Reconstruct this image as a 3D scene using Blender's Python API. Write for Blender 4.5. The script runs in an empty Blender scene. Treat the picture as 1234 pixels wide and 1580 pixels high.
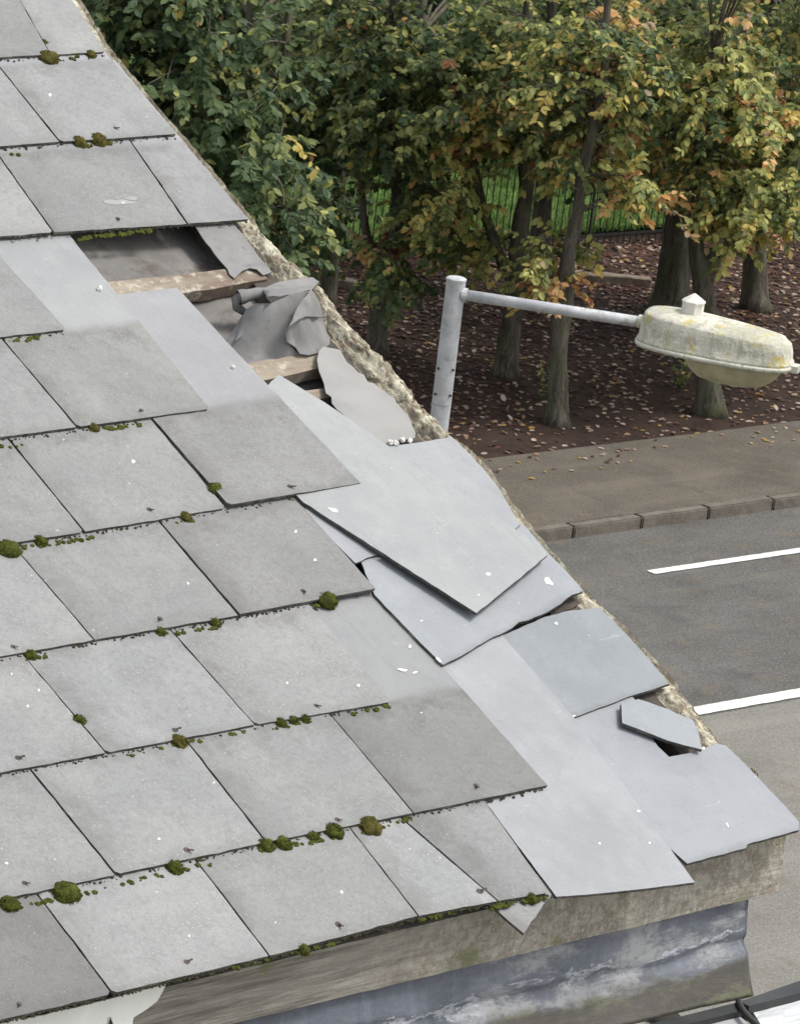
import bpy, bmesh, math, random
import numpy as np
from mathutils import Vector, Matrix, noise
from math import radians as rad, sin, cos, pi

random.seed(7)
rng = np.random.default_rng(7)
scene = bpy.context.scene
col = scene.collection

# ------------------------------------------------------------------ camera
F_PX, CX, CY = 7000.0, 617.0, 790.0
PITCH, LEAN, HC = rad(16.0), 0.117, 12.0
fwd = Vector((0, cos(PITCH), -sin(PITCH)))
r0 = Vector((1, 0, 0)); u0 = Vector((0, sin(PITCH), cos(PITCH)))
cx_ = cos(LEAN) * r0 + sin(LEAN) * u0
cy_ = -sin(LEAN) * r0 + cos(LEAN) * u0
cz_ = -fwd
CAM = Vector((0, 0, HC))
cam_data = bpy.data.cameras.new('camera')
cam = bpy.data.objects.new('camera', cam_data); col.objects.link(cam)
Mc = Matrix((cx_, cy_, cz_)).transposed().to_4x4(); Mc.translation = CAM
cam.matrix_world = Mc
cam_data.sensor_fit = 'HORIZONTAL'; cam_data.sensor_width = 36
cam_data.lens = 36 * F_PX / 1234.0
cam_data.dof.use_dof = True; cam_data.dof.focus_distance = 8.2; cam_data.dof.aperture_fstop = 105
cam_data.clip_start = 0.5; cam_data.clip_end = 3000
scene.camera = cam

# ------------------------------------------------------------------ sky, sun, exposure
SUN_EL, SUN_AZ = rad(60), rad(88)          # azimuth measured clockwise from +Y
world = bpy.data.worlds.new('World'); scene.world = world; world.use_nodes = True
wn = world.node_tree; wn.nodes.clear()
sky = wn.nodes.new('ShaderNodeTexSky'); sky.sky_type = 'NISHITA'; sky.sun_disc = False
sky.sun_elevation = SUN_EL; sky.sun_rotation = SUN_AZ; sky.air_density = 1.0; sky.dust_density = 3.0; sky.ozone_density = 1.0
hs = wn.nodes.new('ShaderNodeHueSaturation'); hs.inputs['Saturation'].default_value = 0.28
bg = wn.nodes.new('ShaderNodeBackground'); bg.inputs['Strength'].default_value = 0.15
wo = wn.nodes.new('ShaderNodeOutputWorld')
wn.links.new(sky.outputs[0], hs.inputs['Color']); wn.links.new(hs.outputs[0], bg.inputs['Color']); wn.links.new(bg.outputs[0], wo.inputs[0])
sd = bpy.data.lights.new('sun', 'SUN'); sd.energy = 1.5; sd.angle = rad(14); sd.color = (1, 0.965, 0.91)
sun = bpy.data.objects.new('sun', sd); col.objects.link(sun)
sdir = Vector((sin(SUN_AZ) * cos(SUN_EL), cos(SUN_AZ) * cos(SUN_EL), sin(SUN_EL)))
sun.rotation_euler = sdir.to_track_quat('Z', 'Y').to_euler(); sun.location = sdir * 60
scene.view_settings.view_transform = 'Standard'; scene.view_settings.look = 'None'
scene.view_settings.exposure = 0.74; scene.view_settings.gamma = 1; scene.view_settings.use_curve_mapping = False

# ------------------------------------------------------------------ pixel -> world helpers
def ray(px, py):
    return (cx_ * (px - CX) - cy_ * (py - CY) + fwd * F_PX).normalized()
def hit(px, py, p0, n):
    d = ray(px, py); return CAM + d * ((p0 - CAM).dot(n) / d.dot(n))
def ground(px, py, z=0.0):
    return hit(px, py, Vector((0, 0, z)), Vector((0, 0, 1)))
def atY(px, py, Y):
    d = ray(px, py); return CAM + d * (Y / d.y)

# roof frame -----------------------------------------------------------------
AZ, RP, GAUGE = 0.78909, 0.42309, 0.23676
ru = Vector((cos(AZ), sin(AZ), 0)); rd = Vector((-sin(AZ), cos(AZ), 0))
rv = rd * cos(RP) + Vector((0, 0, sin(RP))); rn = ru.cross(rv)
RO = CAM + cx_ * -1.65044 + cy_ * 0.84207 + cz_ * -7.7068
MR = Matrix((ru, rv, rn)).transposed().to_4x4(); MR.translation = RO
MRi = MR.inverted()
def R2(px, py, h=0.0):
    """pixel on the plane parallel to the roof at height h -> roof coordinates (u, v)"""
    p = MRi @ hit(px, py, RO + rn * h, rn); return Vector((p.x, p.y))

# ------------------------------------------------------------------ objects
WM = {}   # world matrices kept by hand
def setw(o, M, parent=None):
    WM[o.name] = M
    if parent is not None:
        o.parent = parent; o.matrix_local = WM[parent.name].inverted() @ M
    else:
        o.matrix_world = M
def tag(o, label=None, cat=None, group=None, kind=None, category=None):
    cat = cat or category
    if label: o['label'] = label
    if cat: o['category'] = cat
    if group: o['group'] = group
    if kind: o['kind'] = kind
    return o
def empty(name, M, **k):
    o = bpy.data.objects.new(name, None); o.empty_display_size = 0.1; col.objects.link(o); setw(o, M); return tag(o, **k)
def mk(name, verts, faces, mats, M=None, parent=None, smooth=False, midx=None, uv=None, recenter=True, **k):
    """verts given in the frame M; origin moved to their centre"""
    M = M or Matrix.Identity(4)
    V = np.array(verts, dtype=float).reshape(-1, 3)
    if recenter:
        c = (V.min(0) + V.max(0)) / 2
        V = V - c; M = M @ Matrix.Translation(Vector(c))
    me = bpy.data.meshes.new(name)
    me.from_pydata(V.tolist(), [], [list(f) for f in faces])
    for m in (mats if isinstance(mats, (list, tuple)) else [mats]): me.materials.append(m)
    if midx is not None: me.polygons.foreach_set('material_index', np.array(midx, dtype=np.int32))
    if smooth: me.polygons.foreach_set('use_smooth', [True] * len(me.polygons))
    if uv is not None:
        l = me.uv_layers.new(name='UVMap')
        li = np.zeros(len(me.loops), dtype=np.int32); me.loops.foreach_get('vertex_index', li)
        l.data.foreach_set('uv', np.array(uv, dtype=np.float32)[li].ravel())
    me.update()
    o = bpy.data.objects.new(name, me); col.objects.link(o); setw(o, M, parent)
    return tag(o, **k)
def inst(name, mesh, M, parent=None, **k):
    o = bpy.data.objects.new(name, mesh); col.objects.link(o); setw(o, M, parent); return tag(o, **k)

class MB:
    def __init__(s): s.v = []; s.f = []; s.m = []
    def add(s, v, f, m=0):
        b = len(s.v); s.v += [tuple(x) for x in v]; s.f += [tuple(i + b for i in q) for q in f]; s.m += [m] * len(f); return s
    def box(s, a, b, m=0):
        x0, y0, z0 = a; x1, y1, z1 = b
        return s.add([(x0,y0,z0),(x1,y0,z0),(x1,y1,z0),(x0,y1,z0),(x0,y0,z1),(x1,y0,z1),(x1,y1,z1),(x0,y1,z1)],
                     [(0,3,2,1),(4,5,6,7),(0,1,5,4),(1,2,6,5),(2,3,7,6),(3,0,4,7)], m)
    def tube(s, pts, rad_, n=8, m=0, cap=True, wob=0.0):
        pts = [Vector(p) for p in pts]; V = []; F = []
        t0 = (pts[1] - pts[0]).normalized()
        a = t0.orthogonal().normalized()
        for i, p in enumerate(pts):
            t = (pts[min(i+1, len(pts)-1)] - pts[max(i-1, 0)]).normalized()
            a = (a - t * a.dot(t)).normalized(); b = t.cross(a)
            r = rad_[i] if hasattr(rad_, '__len__') else rad_
            for j in range(n):
                w = 2 * pi * j / n
                rr = r * (1 + (wob * noise.noise(p * 3 + Vector((cos(w), sin(w), 0)) * 1.3) if wob else 0))
                V.append(p + (a * cos(w) + b * sin(w)) * rr)
        for i in range(len(pts) - 1):
            for j in range(n):
                k = (j + 1) % n; F.append((i*n+j, i*n+k, (i+1)*n+k, (i+1)*n+j))
        if cap: F.append(tuple(range(n))[::-1]); F.append(tuple(range((len(pts)-1)*n, len(pts)*n)))
        return s.add(V, F, m)
    def rings(s, rings, m=0, cap0=True, cap1=True):
        n = len(rings[0]); V = [p for r in rings for p in r]; F = []
        for i in range(len(rings) - 1):
            for j in range(n):
                k = (j + 1) % n; F.append((i*n+j, i*n+k, (i+1)*n+k, (i+1)*n+j))
        if cap0: F.append(tuple(range(n))[::-1])
        if cap1: F.append(tuple(range((len(rings)-1)*n, len(rings)*n)))
        return s.add(V, F, m)
    def build(s, name, mats, **k): return mk(name, s.v, s.f, mats, midx=s.m, **k)

# ------------------------------------------------------------------ materials
def S(c):  # sRGB 0-255 -> linear
    return tuple(((x/255)/12.92 if x/255 <= .04045 else ((x/255+.055)/1.055)**2.4) for x in c)
class NT:
    def __init__(s, name):
        s.mat = bpy.data.materials.new(name); s.mat.use_nodes = True; s.t = s.mat.node_tree
        s.p = s.t.nodes['Principled BSDF']; s.out = s.t.nodes['Material Output']
    def n(s, typ, **k):
        x = s.t.nodes.new(typ)
        for a, b in k.items(): setattr(x, a, b)
        return x
    def l(s, a, b): s.t.links.new(a, b)
    def val(s, x, sock):
        if isinstance(x, (int, float)): sock.default_value = x
        elif isinstance(x, tuple): sock.default_value = (*x, 1) if len(x) == 3 and sock.type == 'RGBA' else x
        else: s.l(x, sock)
    def coord(s, kind='Object', rnd=True):
        tc = s.n('ShaderNodeTexCoord'); o = tc.outputs[kind]
        if rnd:
            oi = s.n('ShaderNodeObjectInfo'); a = s.n('ShaderNodeVectorMath', operation='MULTIPLY_ADD')
            cb = s.n('ShaderNodeCombineXYZ')
            for i in range(3): s.l(oi.outputs['Random'], cb.inputs[i])
            s.l(cb.outputs[0], a.inputs[0]); a.inputs[1].default_value = (37.1, 91.7, 53.3); s.l(o, a.inputs[2]); o = a.outputs[0]
        return o
    def noise(s, vec, scale, detail=4, rough=.55, dist=0, scl=None):
        if scl:
            m = s.n('ShaderNodeVectorMath', operation='MULTIPLY'); s.l(vec, m.inputs[0]); m.inputs[1].default_value = scl; vec = m.outputs[0]
        x = s.n('ShaderNodeTexNoise'); s.l(vec, x.inputs['Vector']); x.inputs['Scale'].default_value = scale
        x.inputs['Detail'].default_value = detail; x.inputs['Roughness'].default_value = rough; x.inputs['Distortion'].default_value = dist
        return x.outputs['Fac']
    def vor(s, vec, scale, feat='F1'):
        x = s.n('ShaderNodeTexVoronoi', feature=feat); s.l(vec, x.inputs['Vector']); x.inputs['Scale'].default_value = scale
        return x.outputs['Distance']
    def m(s, op, a, b=0.0, c=None):
        x = s.n('ShaderNodeMath', operation=op); s.val(a, x.inputs[0]); s.val(b, x.inputs[1])
        if c is not None: s.val(c, x.inputs[2])
        return x.outputs[0]
    def step(s, x, a, b, lo=0.0, hi=1.0):
        r = s.n('ShaderNodeMapRange'); r.interpolation_type = 'SMOOTHSTEP'; s.val(x, r.inputs[0])
        r.inputs[1].default_value = a; r.inputs[2].default_value = b; r.inputs[3].default_value = lo; r.inputs[4].default_value = hi
        return r.outputs[0]
    def mix(s, f, a, b, mode='MIX'):
        x = s.n('ShaderNodeMix', data_type='RGBA', blend_type=mode); s.val(f, x.inputs[0]); s.val(a, x.inputs[6]); s.val(b, x.inputs[7])
        return x.outputs[2]
    def bump(s, h, strength=.3, dist=.002):
        b = s.n('ShaderNodeBump'); s.l(h, b.inputs['Height']); b.inputs['Strength'].default_value = strength; b.inputs['Distance'].default_value = dist
        s.l(b.outputs[0], s.p.inputs['Normal'])
    def fin(s, c, rough=.7, spec=.3):
        s.val(c, s.p.inputs['Base Color']); s.val(rough, s.p.inputs['Roughness']); s.p.inputs['Specular IOR Level'].default_value = spec
        return s.mat

def slate_material():
    t = NT('slate_surface'); v = t.coord()
    uvn = t.n('ShaderNodeUVMap'); sx = t.n('ShaderNodeSeparateXYZ'); t.l(uvn.outputs[0], sx.inputs[0]); X, Y = sx.outputs[0], sx.outputs[1]
    big = t.noise(v, 5, 5, .6); mid = t.noise(v, 22, 5, .65, .3); fine = t.noise(v, 330, 3, .7); blot = t.noise(v, 13, 6, .7, .6)
    grain = t.noise(v, 90, 4, .7)
    wc = t.mix(t.step(big, .34, .66), (.262, .268, .266), (.312, .316, .308))
    wc = t.mix(t.step(mid, .40, .70, 0, .34), wc, (.19, .188, .184))
    wc = t.mix(t.step(blot, .54, .72, 0, .22), wc, (.40, .41, .40))
    wc = t.mix(t.step(grain, .46, .68, 0, .34), wc, (.165, .16, .155)); wc = t.mix(t.step(t.noise(v, 170, 3, .75), .54, .68, 0, .3), wc, (.43, .44, .42))
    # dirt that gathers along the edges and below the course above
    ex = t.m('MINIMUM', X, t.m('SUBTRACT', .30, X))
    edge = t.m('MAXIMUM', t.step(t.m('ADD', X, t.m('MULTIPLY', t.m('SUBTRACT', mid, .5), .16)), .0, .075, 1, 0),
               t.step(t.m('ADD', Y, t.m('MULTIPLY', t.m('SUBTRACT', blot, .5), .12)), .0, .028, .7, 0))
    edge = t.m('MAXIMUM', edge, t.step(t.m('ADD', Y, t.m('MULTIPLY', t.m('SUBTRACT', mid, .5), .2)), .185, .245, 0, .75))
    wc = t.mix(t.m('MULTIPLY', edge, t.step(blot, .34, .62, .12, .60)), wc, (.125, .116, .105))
    # pale lichen crust dots
    ld = t.vor(v, 140); wc = t.mix(t.m('MULTIPLY', t.step(ld, .14, .24, 1, 0), t.step(mid, .5, .62, 0, .55)), wc, (.52, .53, .49))
    cc = t.mix(t.step(big, .3, .7), (.300, .308, .320), (.355, .361, .370))
    cc = t.mix(t.step(mid, .45, .75, 0, .3), cc, (.44, .45, .45))
    cc = t.mix(t.step(blot, .58, .72, 0, .25), cc, (.23, .24, .255)); cc = t.mix(t.step(t.noise(v, 20, 6, .75, .2, (2.2, .35, 1)), .52, .68, 0, .30), cc, (.245, .25, .262)); cc = t.mix(t.step(t.noise(v, 120, 3, .75), .60, .70, 0, .45), cc, (.22, .22, .23)); cc = t.mix(t.step(t.noise(v, 30, 3, .6, 1.2, (.5, 3, 1)), .70, .73, 0, .5), cc, (.52, .53, .54))
    ym = t.m('ADD', Y, t.m('ADD', t.m('MULTIPLY', t.m('SUBTRACT', mid, .5), .02), t.m('MULTIPLY', t.m('SUBTRACT', grain, .5), .012)))
    ym = t.m('ADD', ym, t.m('MULTIPLY', t.m('SUBTRACT', blot, .5), .03)); clean = t.step(ym, .226, .256)
    c = t.mix(clean, wc, cc)
    # droppings / bright flecks
    sd_ = t.vor(v, 26); c = t.mix(t.m('MULTIPLY', t.step(sd_, .025, .05, 1, 0), t.step(t.noise(v, 3.1, 2), .50, .56)), c, (.62, .63, .62))
    sd2 = t.vor(v, 13.3); c = t.mix(t.m('MULTIPLY', t.step(t.m('ADD', sd2, t.m('MULTIPLY', t.m('SUBTRACT', grain, .5), .07)), .010, .028, 1, 0), t.step(t.noise(v, 4.7, 2), .48, .55)), c, (.68, .68, .66))
    c = t.mix(t.m('MULTIPLY', t.step(fine, .25, .8, .0, .42), t.m('SUBTRACT', 1.0, t.m('MULTIPLY', clean, .6))), c, (.12, .12, .12))
    oi = t.n('ShaderNodeObjectInfo'); c = t.mix(1.0, c, oi.outputs['Color'], 'MULTIPLY')
    rv_ = t.m('MULTIPLY_ADD', oi.outputs['Random'], .15, .795); 
    hsv = t.n('ShaderNodeHueSaturation'); t.l(c, hsv.inputs['Color']); t.l(rv_, hsv.inputs['Value'])
    h = t.m('MULTIPLY', t.m('ADD', t.m('MULTIPLY', grain, 1.0), t.m('ADD', t.m('MULTIPLY', mid, 1.5), t.m('MULTIPLY', fine, .4))), t.m('SUBTRACT', 1.0, t.m('MULTIPLY', clean, .75)))
    t.bump(h, .38, .0016)
    return t.fin(hsv.outputs[0], t.step(clean, 0, 1, .72, .5), .35)
SLATE = slate_material()
def simple(name, c1, c2, scale=8, rough=.8, bump=.3, bd=.002, spec=.25, c3=None, s3=60, rnd=True, stretch=None, coord='Object'):
    t = NT(name); v = t.coord(coord, rnd)
    a = t.noise(v, scale, 5, .65, .3, stretch); b = t.noise(v, s3, 4, .7)
    c = t.mix(t.step(a, .35, .65), c1, c2)
    if c3: c = t.mix(t.step(b, .5, .72), c, c3)
    t.bump(t.m('ADD', a, t.m('MULTIPLY', b, .6)), bump, bd)
    return t.fin(c, rough, spec)
SLATE_EDGE = simple('slate_edge', (.10, .095, .09), (.05, .05, .045), 60, .9, c3=(.22, .21, .19), s3=25)  # dirty edge faces, coloured darker to deepen the shadow lines at the tails
FELT = simple('roofing_felt', (.135, .128, .118), (.21, .20, .185), 7, .85, .4, c3=(.10, .085, .075), s3=14)
FELT_GREY = simple('torn_felt', (.185, .182, .178), (.245, .24, .232), 6, .8, .25, c3=(.165, .16, .156), s3=30)
FELT_PALE = simple('faded_felt', (.235, .23, .222), (.28, .275, .262), 5, .8, .2)
BATTEN = simple('old_batten_wood', (.30, .26, .20), (.15, .11, .085), 9, .85, .6, c3=(.42, .39, .31), s3=35, stretch=(.25, 1.5, 1))
DARKWOOD = simple('dark_wood', (.05, .042, .036), (.10, .085, .07), 14, .9, .5)

def mortar_material():
    t = NT('lichened_mortar'); v = t.coord(rnd=False)
    a = t.noise(v, 16, 6, .7, .5); b = t.noise(v, 42, 5, .7); d = t.noise(v, 150, 3, .7)
    c = t.mix(t.step(a, .38, .60), (.43, .40, .31), (.25, .215, .165))
    c = t.mix(t.step(b, .48, .62, 0, .85), c, (.62, .60, .47))
    c = t.mix(t.step(t.noise(v, 26, 5, .75, 0, (2.2, .7, 1)), .53, .62, 0, .9), c, (.10, .08, .055))
    c = t.mix(t.step(d, .35, .75, 0, .5), c, (.20, .16, .10))
    t.bump(t.m('ADD', b, t.m('MULTIPLY', d, .5)), .9, .006)
    return t.fin(c, .95, .1)
MORTAR = mortar_material()
def fascia_material():
    t = NT('weathered_fascia'); v = t.coord(rnd=False)
    g = t.noise(v, 11, 6, .65, .6, (.35, 6, 6)); g2 = t.noise(v, 60, 4, .7, 0, (.2, 3, 3)); b = t.noise(v, 7, 5, .7); f = t.noise(v, 120, 3, .7)
    c = t.mix(t.step(g, .35, .65), (.265, .245, .21), (.165, .15, .132))
    c = t.mix(t.step(g2, .46, .66, 0, .7), c, (.34, .32, .275)); c = t.mix(t.step(t.noise(v, 30, 5, .7, .3, (.12, 5, 5)), .52, .60, 0, .55), c, (.10, .088, .075))
    sx = t.n('ShaderNodeSeparateXYZ'); t.l(v, sx.inputs[0])
    # worn, lichen pitted towards the exposed gable end (x runs along the board)
    ex = t.step(t.m('ADD', sx.outputs[0], t.m('MULTIPLY', b, .5)), .52, .95)
    pit = t.mix(t.step(t.noise(v, 48, 5, .75), .42, .58), (.35, .325, .27), (.225, .195, .16))
    pit = t.mix(t.step(f, .5, .72, 0, .6), pit, (.55, .53, .44))
    c = t.mix(t.m('MULTIPLY', ex, .85), c, pit)
    c = t.mix(t.step(t.noise(v, 9, 4, .6), .60, .70, 0, .6), c, (.14, .15, .06))
    t.bump(t.m('ADD', t.m('ADD', g, t.m('MULTIPLY', g2, .6)), t.m('MULTIPLY', f, .5)), .8, .004)
    return t.fin(c, .9, .15)
FASCIA = fascia_material()
def lead_material():
    t = NT('weathered_lead'); v = t.coord(rnd=False)
    sx = t.n('ShaderNodeSeparateXYZ'); t.l(v, sx.inputs[0]); X, Y, Z = sx.outputs
    a = t.noise(v, 5, 6, .65, .3, (.6, 1, 2.0)); b = t.noise(v, 16, 6, .75, .25, (.5, 1, 1.4)); d = t.noise(v, 70, 4, .7)
    vs = t.noise(v, 26, 4, .6, .3, (1.6, 1, .22))
    c = t.mix(t.step(a, .35, .65), (.070, .078, .098), (.108, .118, .142))
    c = t.mix(t.step(vs, .45, .75, 0, .35), c, (.19, .215, .26))
    c = t.mix(t.m('MULTIPLY', t.step(b, .52, .66), t.step(t.m('ADD', Z, t.m('MULTIPLY', a, .1)), .05, -.02, 0, .6)), c, (.20, .215, .24))
    # pale crust gathered near the corner
    c = t.mix(t.m('MULTIPLY', t.step(t.m('ADD', X, t.m('MULTIPLY', b, .25)), .70, .88), t.step(b, .44, .62, .05, .65)), c, (.33, .33, .32))
    mossz = t.step(t.m('ADD', Z, t.m('MULTIPLY', t.m('SUBTRACT', a, .5), .14)), -.045, -.02, 1, 0)
    mc = t.mix(t.step(b, .50, .68), (.060, .050, .036), (.095, .098, .030))
    c = t.mix(t.m('MULTIPLY', mossz, .88), c, mc)
    wl = t.m('ABSOLUTE', t.m('ADD', t.m('SUBTRACT', Z, .004), t.m('MULTIPLY', t.m('SUBTRACT', b, .5), .11)))
    c = t.mix(t.m('MULTIPLY', t.step(wl, .001, .006, 1, 0), t.step(a, .42, .55)), c, (.36, .37, .39))
    c = t.mix(t.step(d, .5, .72, 0, .5), c, (.06, .06, .065))
    t.bump(t.m('ADD', b, t.m('MULTIPLY', d, .4)), .6, .004)
    return t.fin(c, .62, .4)
LEAD = lead_material()
PVC = simple('white_upvc', (.72, .72, .69), (.66, .66, .62), 6, .4, .1, spec=.4)
BLACK = simple('black_rubber', (.03, .032, .034), (.05, .05, .05), 10, .5, .1)
def moss_material(name, c1, c2, c3):
    t = NT(name); v = t.coord()
    a = t.noise(v, 60, 4, .7); b = t.noise(v, 380, 3, .7)
    c = t.mix(t.step(a, .35, .65), c1, c2); c = t.mix(t.step(b, .45, .7), c, c3)
    t.bump(b, 1, .003); return t.fin(c, 1, .05)
MOSS = moss_material('moss', (.030, .038, .010), (.072, .082, .016), (.12, .12, .030))
MOSSB = moss_material('brown_moss', (.045, .042, .014), (.10, .09, .024), (.14, .125, .04))
GRIME_SHADE = moss_material('joint_grime_shade', (.025, .024, .018), (.05, .048, .03), (.075, .07, .035))  # joint dirt, its dark colour also standing in for shadow under the tails
BRONZE = simple('copper_rivet', (.10, .075, .06), (.05, .045, .04), 60, .6, .2)
DROP = simple('bird_dropping', (.80, .80, .77), (.66, .66, .62), 40, .8, .3)
PALE = simple('pale_stone', (.80, .79, .74), (.6, .58, .52), 40, .6, .3)
RENDER = simple('wall_render', (.42, .40, .36), (.34, .32, .29), 3, .9, .3)

# ================================================================== THE GROUND
RA = rad(42.3); rr_ = Vector((cos(RA), sin(RA), 0)); rp_ = Vector((-sin(RA), cos(RA), 0))
def RC(p): return p.dot(rr_), p.dot(rp_)
sK = (RC(ground(832, 826))[1] + RC(ground(1234, 778))[1]) / 2
sB = (RC(ground(760, 715, .12))[1] + RC(ground(1234, 650, .12))[1]) / 2
s1 = RC(ground(1120, 867))[1]; s2 = RC(ground(1150, 1085))[1]
sN = s2 - 6.2
MRD = Matrix((rr_, rp_, Vector((0, 0, 1)))).transposed().to_4x4()     # road frame

def asphalt(name, c1, c2, fl):
    t = NT(name); v = t.coord(rnd=False)
    a = t.noise(v, .9, 5, .6); b = t.noise(v, 7, 5, .7); f = t.noise(v, 38, 4, .85); w = t.vor(v, 40)
    c = t.mix(t.step(a, .35, .65), c1, c2)
    c = t.mix(t.step(b, .48, .72, 0, .4), c, tuple(x * .62 for x in c1))
    c = t.mix(t.step(f, .48, .62, 0, .75), c, fl); c = t.mix(t.step(t.noise(v, 31, 4, .85), .50, .64, 0, .6), c, tuple(x * .45 for x in c1))
    c = t.mix(t.step(w, .1, .25, .7, 0), c, tuple(x * 1.35 for x in fl))
    c = t.mix(t.step(t.noise(v, 1.1, 5, .7, .5), .50, .66, 0, .45), c, tuple(x * .72 for x in c1)); c = t.mix(t.step(t.noise(v, 3.2, 4, .6, .5), .56, .68, 0, .4), c, (.15, .115, .075)); c = t.mix(t.step(t.noise(v, 1.3, 4, .6, .2, (.12, 2.0, 1)), .52, .66, 0, .3), c, tuple(x * 1.35 for x in c2))
    t.bump(t.m('ADD', f, w), .5, .006); return t.fin(c, .85, .25)
A_FAR = asphalt('asphalt_lane', (.078, .075, .068), (.108, .104, .096), (.18, .172, .16))
A_NEAR = asphalt('asphalt_worn', (.160, .153, .134), (.188, .180, .157), (.25, .24, .215))
A_PAVE = asphalt('asphalt_footway', (.082, .070, .055), (.118, .102, .082), (.145, .13, .105))
KERB = simple('kerb_concrete', (.150, .132, .108), (.105, .090, .072), 6, .9, .4, .004, c3=(.19, .17, .145), s3=40)
WHITE = simple('road_paint', (.78, .78, .72), (.62, .62, .56), 5, .7, .3, c3=(.34, .33, .30), s3=38)
def soil_material():
    t = NT('leaf_mould_soil'); v = t.coord(rnd=False)
    a = t.noise(v, 2.2, 5, .6); b = t.noise(v, 18, 5, .7); f = t.noise(v, 60, 4, .7)
    c = t.mix(t.step(a, .35, .65), (.042, .028, .022), (.066, .046, .036))
    c = t.mix(t.step(b, .45, .7), c, (.085, .05, .035)); c = t.mix(t.step(f, .55, .75, 0, .5), c, (.02, .014, .011))
    t.bump(t.m('ADD', b, f), 1, .03); return t.fin(c, .95, .15)
SOIL = soil_material()
GRASSG = simple('lawn_ground', (.055, .10, .02), (.085, .14, .03), 1.2, .9, .5, .02, c3=(.04, .07, .015), s3=9, rnd=False)

def sheet(name, x0, x1, y0, y1, z, mat, nx=1, ny=1, bumpf=None, **k):
    V = []; Fc = []
    for j in range(ny + 1):
        for i in range(nx + 1):
            x = x0 + (x1 - x0) * i / nx; y = y0 + (y1 - y0) * j / ny
            V.append((x, y, z + (bumpf(x, y) if bumpf else 0)))
    for j in range(ny):
        for i in range(nx):
            a = j * (nx + 1) + i; Fc.append((a, a + 1, a + nx + 2, a + nx + 1))
    return mk(name, V, Fc, mat, M=MRD, smooth=bool(bumpf), **k)
sheet('ground', -1500, 1500, -1500, 1500, -.06, simple('far_ground', (.10, .12, .05), (.14, .13, .08), .05, rnd=False), kind='structure')
road = sheet('road', -60, 120, sN, sK - .125, 0, A_FAR, kind='structure')
sheet('worn_road_surface', -60, 120, sN + .2, s2 - .12, .004, A_NEAR, kind='structure')
# dashed markings
def dash(L0, L1, s, w, lab):
    b = MB(); n = max(2, int((L1 - L0) / .06)); V = []; Fc = []
    for i in range(n + 1):
        x = L0 + (L1 - L0) * i / n
        for e in (-1, 1):
            V.append((x, s + e * (w / 2 + random.uniform(-.004, .004)), .009))
    for i in range(n): Fc.append((2*i, 2*i+2, 2*i+3, 2*i+1))
    mk('road_marking', V, Fc, WHITE, M=MRD, label=lab, category='road marking', group='white dashed lines along the road')
e1 = RC(ground(1003, 884))[0]; e2 = RC(ground(1060, 1101))[0]
dash(e1, e1 + 4, s1, .115, 'thin white dash nearer the far kerb, its left end in view')
dash(e2 - .6, e2 + 4, s2, .17, 'white line between the dark lane and the pale worn road surface')

# footway + kerb stones
def pv_b(x, y): return .008 * noise.noise(Vector((x * .7, y * .7, 0)))
sheet('pavement', -60, 120, sK, sB + .1, .115, A_PAVE, 360, 6, pv_b, kind='structure')
kroot = empty('kerb', MRD @ Matrix.Translation((RC(ground(1000, 800))[0], sK - .06, 0)), label='long row of worn concrete kerb stones edging the footway by the trees', cat='kerb')
kx = RC(ground(858, 800, .12))[0]
for i in range(-9, 14):
    x0 = kx + i * .905; bm = bmesh.new()
    bmesh.ops.create_cube(bm, size=1)
    for v in bm.verts: v.co = Vector((v.co.x * (.888), v.co.y * .125, v.co.z * .22))
    bmesh.ops.bevel(bm, geom=bm.edges[:], offset=.014, segments=2, affect='EDGES')
    me = bpy.data.meshes.new('kerb_stone'); bm.to_mesh(me); bm.free(); me.materials.append(KERB)
    inst('kerb_stone', me, MRD @ Matrix.Translation((x0 + .4525, sK - .0625, .118 - .11 + random.uniform(-.004, .003))) @ Matrix.Rotation(random.uniform(-.006, .006), 4, 'Z'), kroot)
# near footway and yard on this side
sheet('near_pavement', -60, 120, sN - 2.4, sN - .15, .12, A_PAVE, kind='structure')
mk('near_kerb', [(-60, sN-.15, -.02), (120, sN-.15, -.02), (120, sN, -.02), (-60, sN, -.02), (-60, sN-.15, .125), (120, sN-.15, .125), (120, sN, .125), (-60, sN, .125)],
   [(0,3,2,1),(4,5,6,7),(0,1,5,4),(1,2,6,5),(2,3,7,6),(3,0,4,7)], KERB, M=MRD, kind='structure')
sheet('yard', -60, 120, -25, sN - 2.4, .02, A_PAVE, kind='structure')

# soil bank under the trees, gently uneven, rising from the footway
fA, fB = ground(640, 412), ground(900, 393)
sFn = RC(fB)[1]
fa = math.atan2(fB.y - fA.y, fB.x - fA.x); fdir = Vector((cos(fa), sin(fa), 0))
MF = Matrix((fdir, Vector((-fdir.y, fdir.x, 0)), Vector((0, 0, 1)))).transposed().to_4x4(); MF.translation = Vector((fB.x, fB.y, 0))
def soil_z(x, y):
    e = min(1, max(0, (y - sB) / .5)); return .06 + .05 * e + e * (.05 * noise.noise(Vector((x * .6, y * .6, 3))) + .02 * noise.noise(Vector((x * 2.4, y * 2.4, 7))))
sheet('soil', -40, 100, sB - .02, sB + 22, 0, SOIL, 560, 90, soil_z, kind='structure')
def gz(p):
    x, y = RC(p); return soil_z(x, y)
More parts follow.
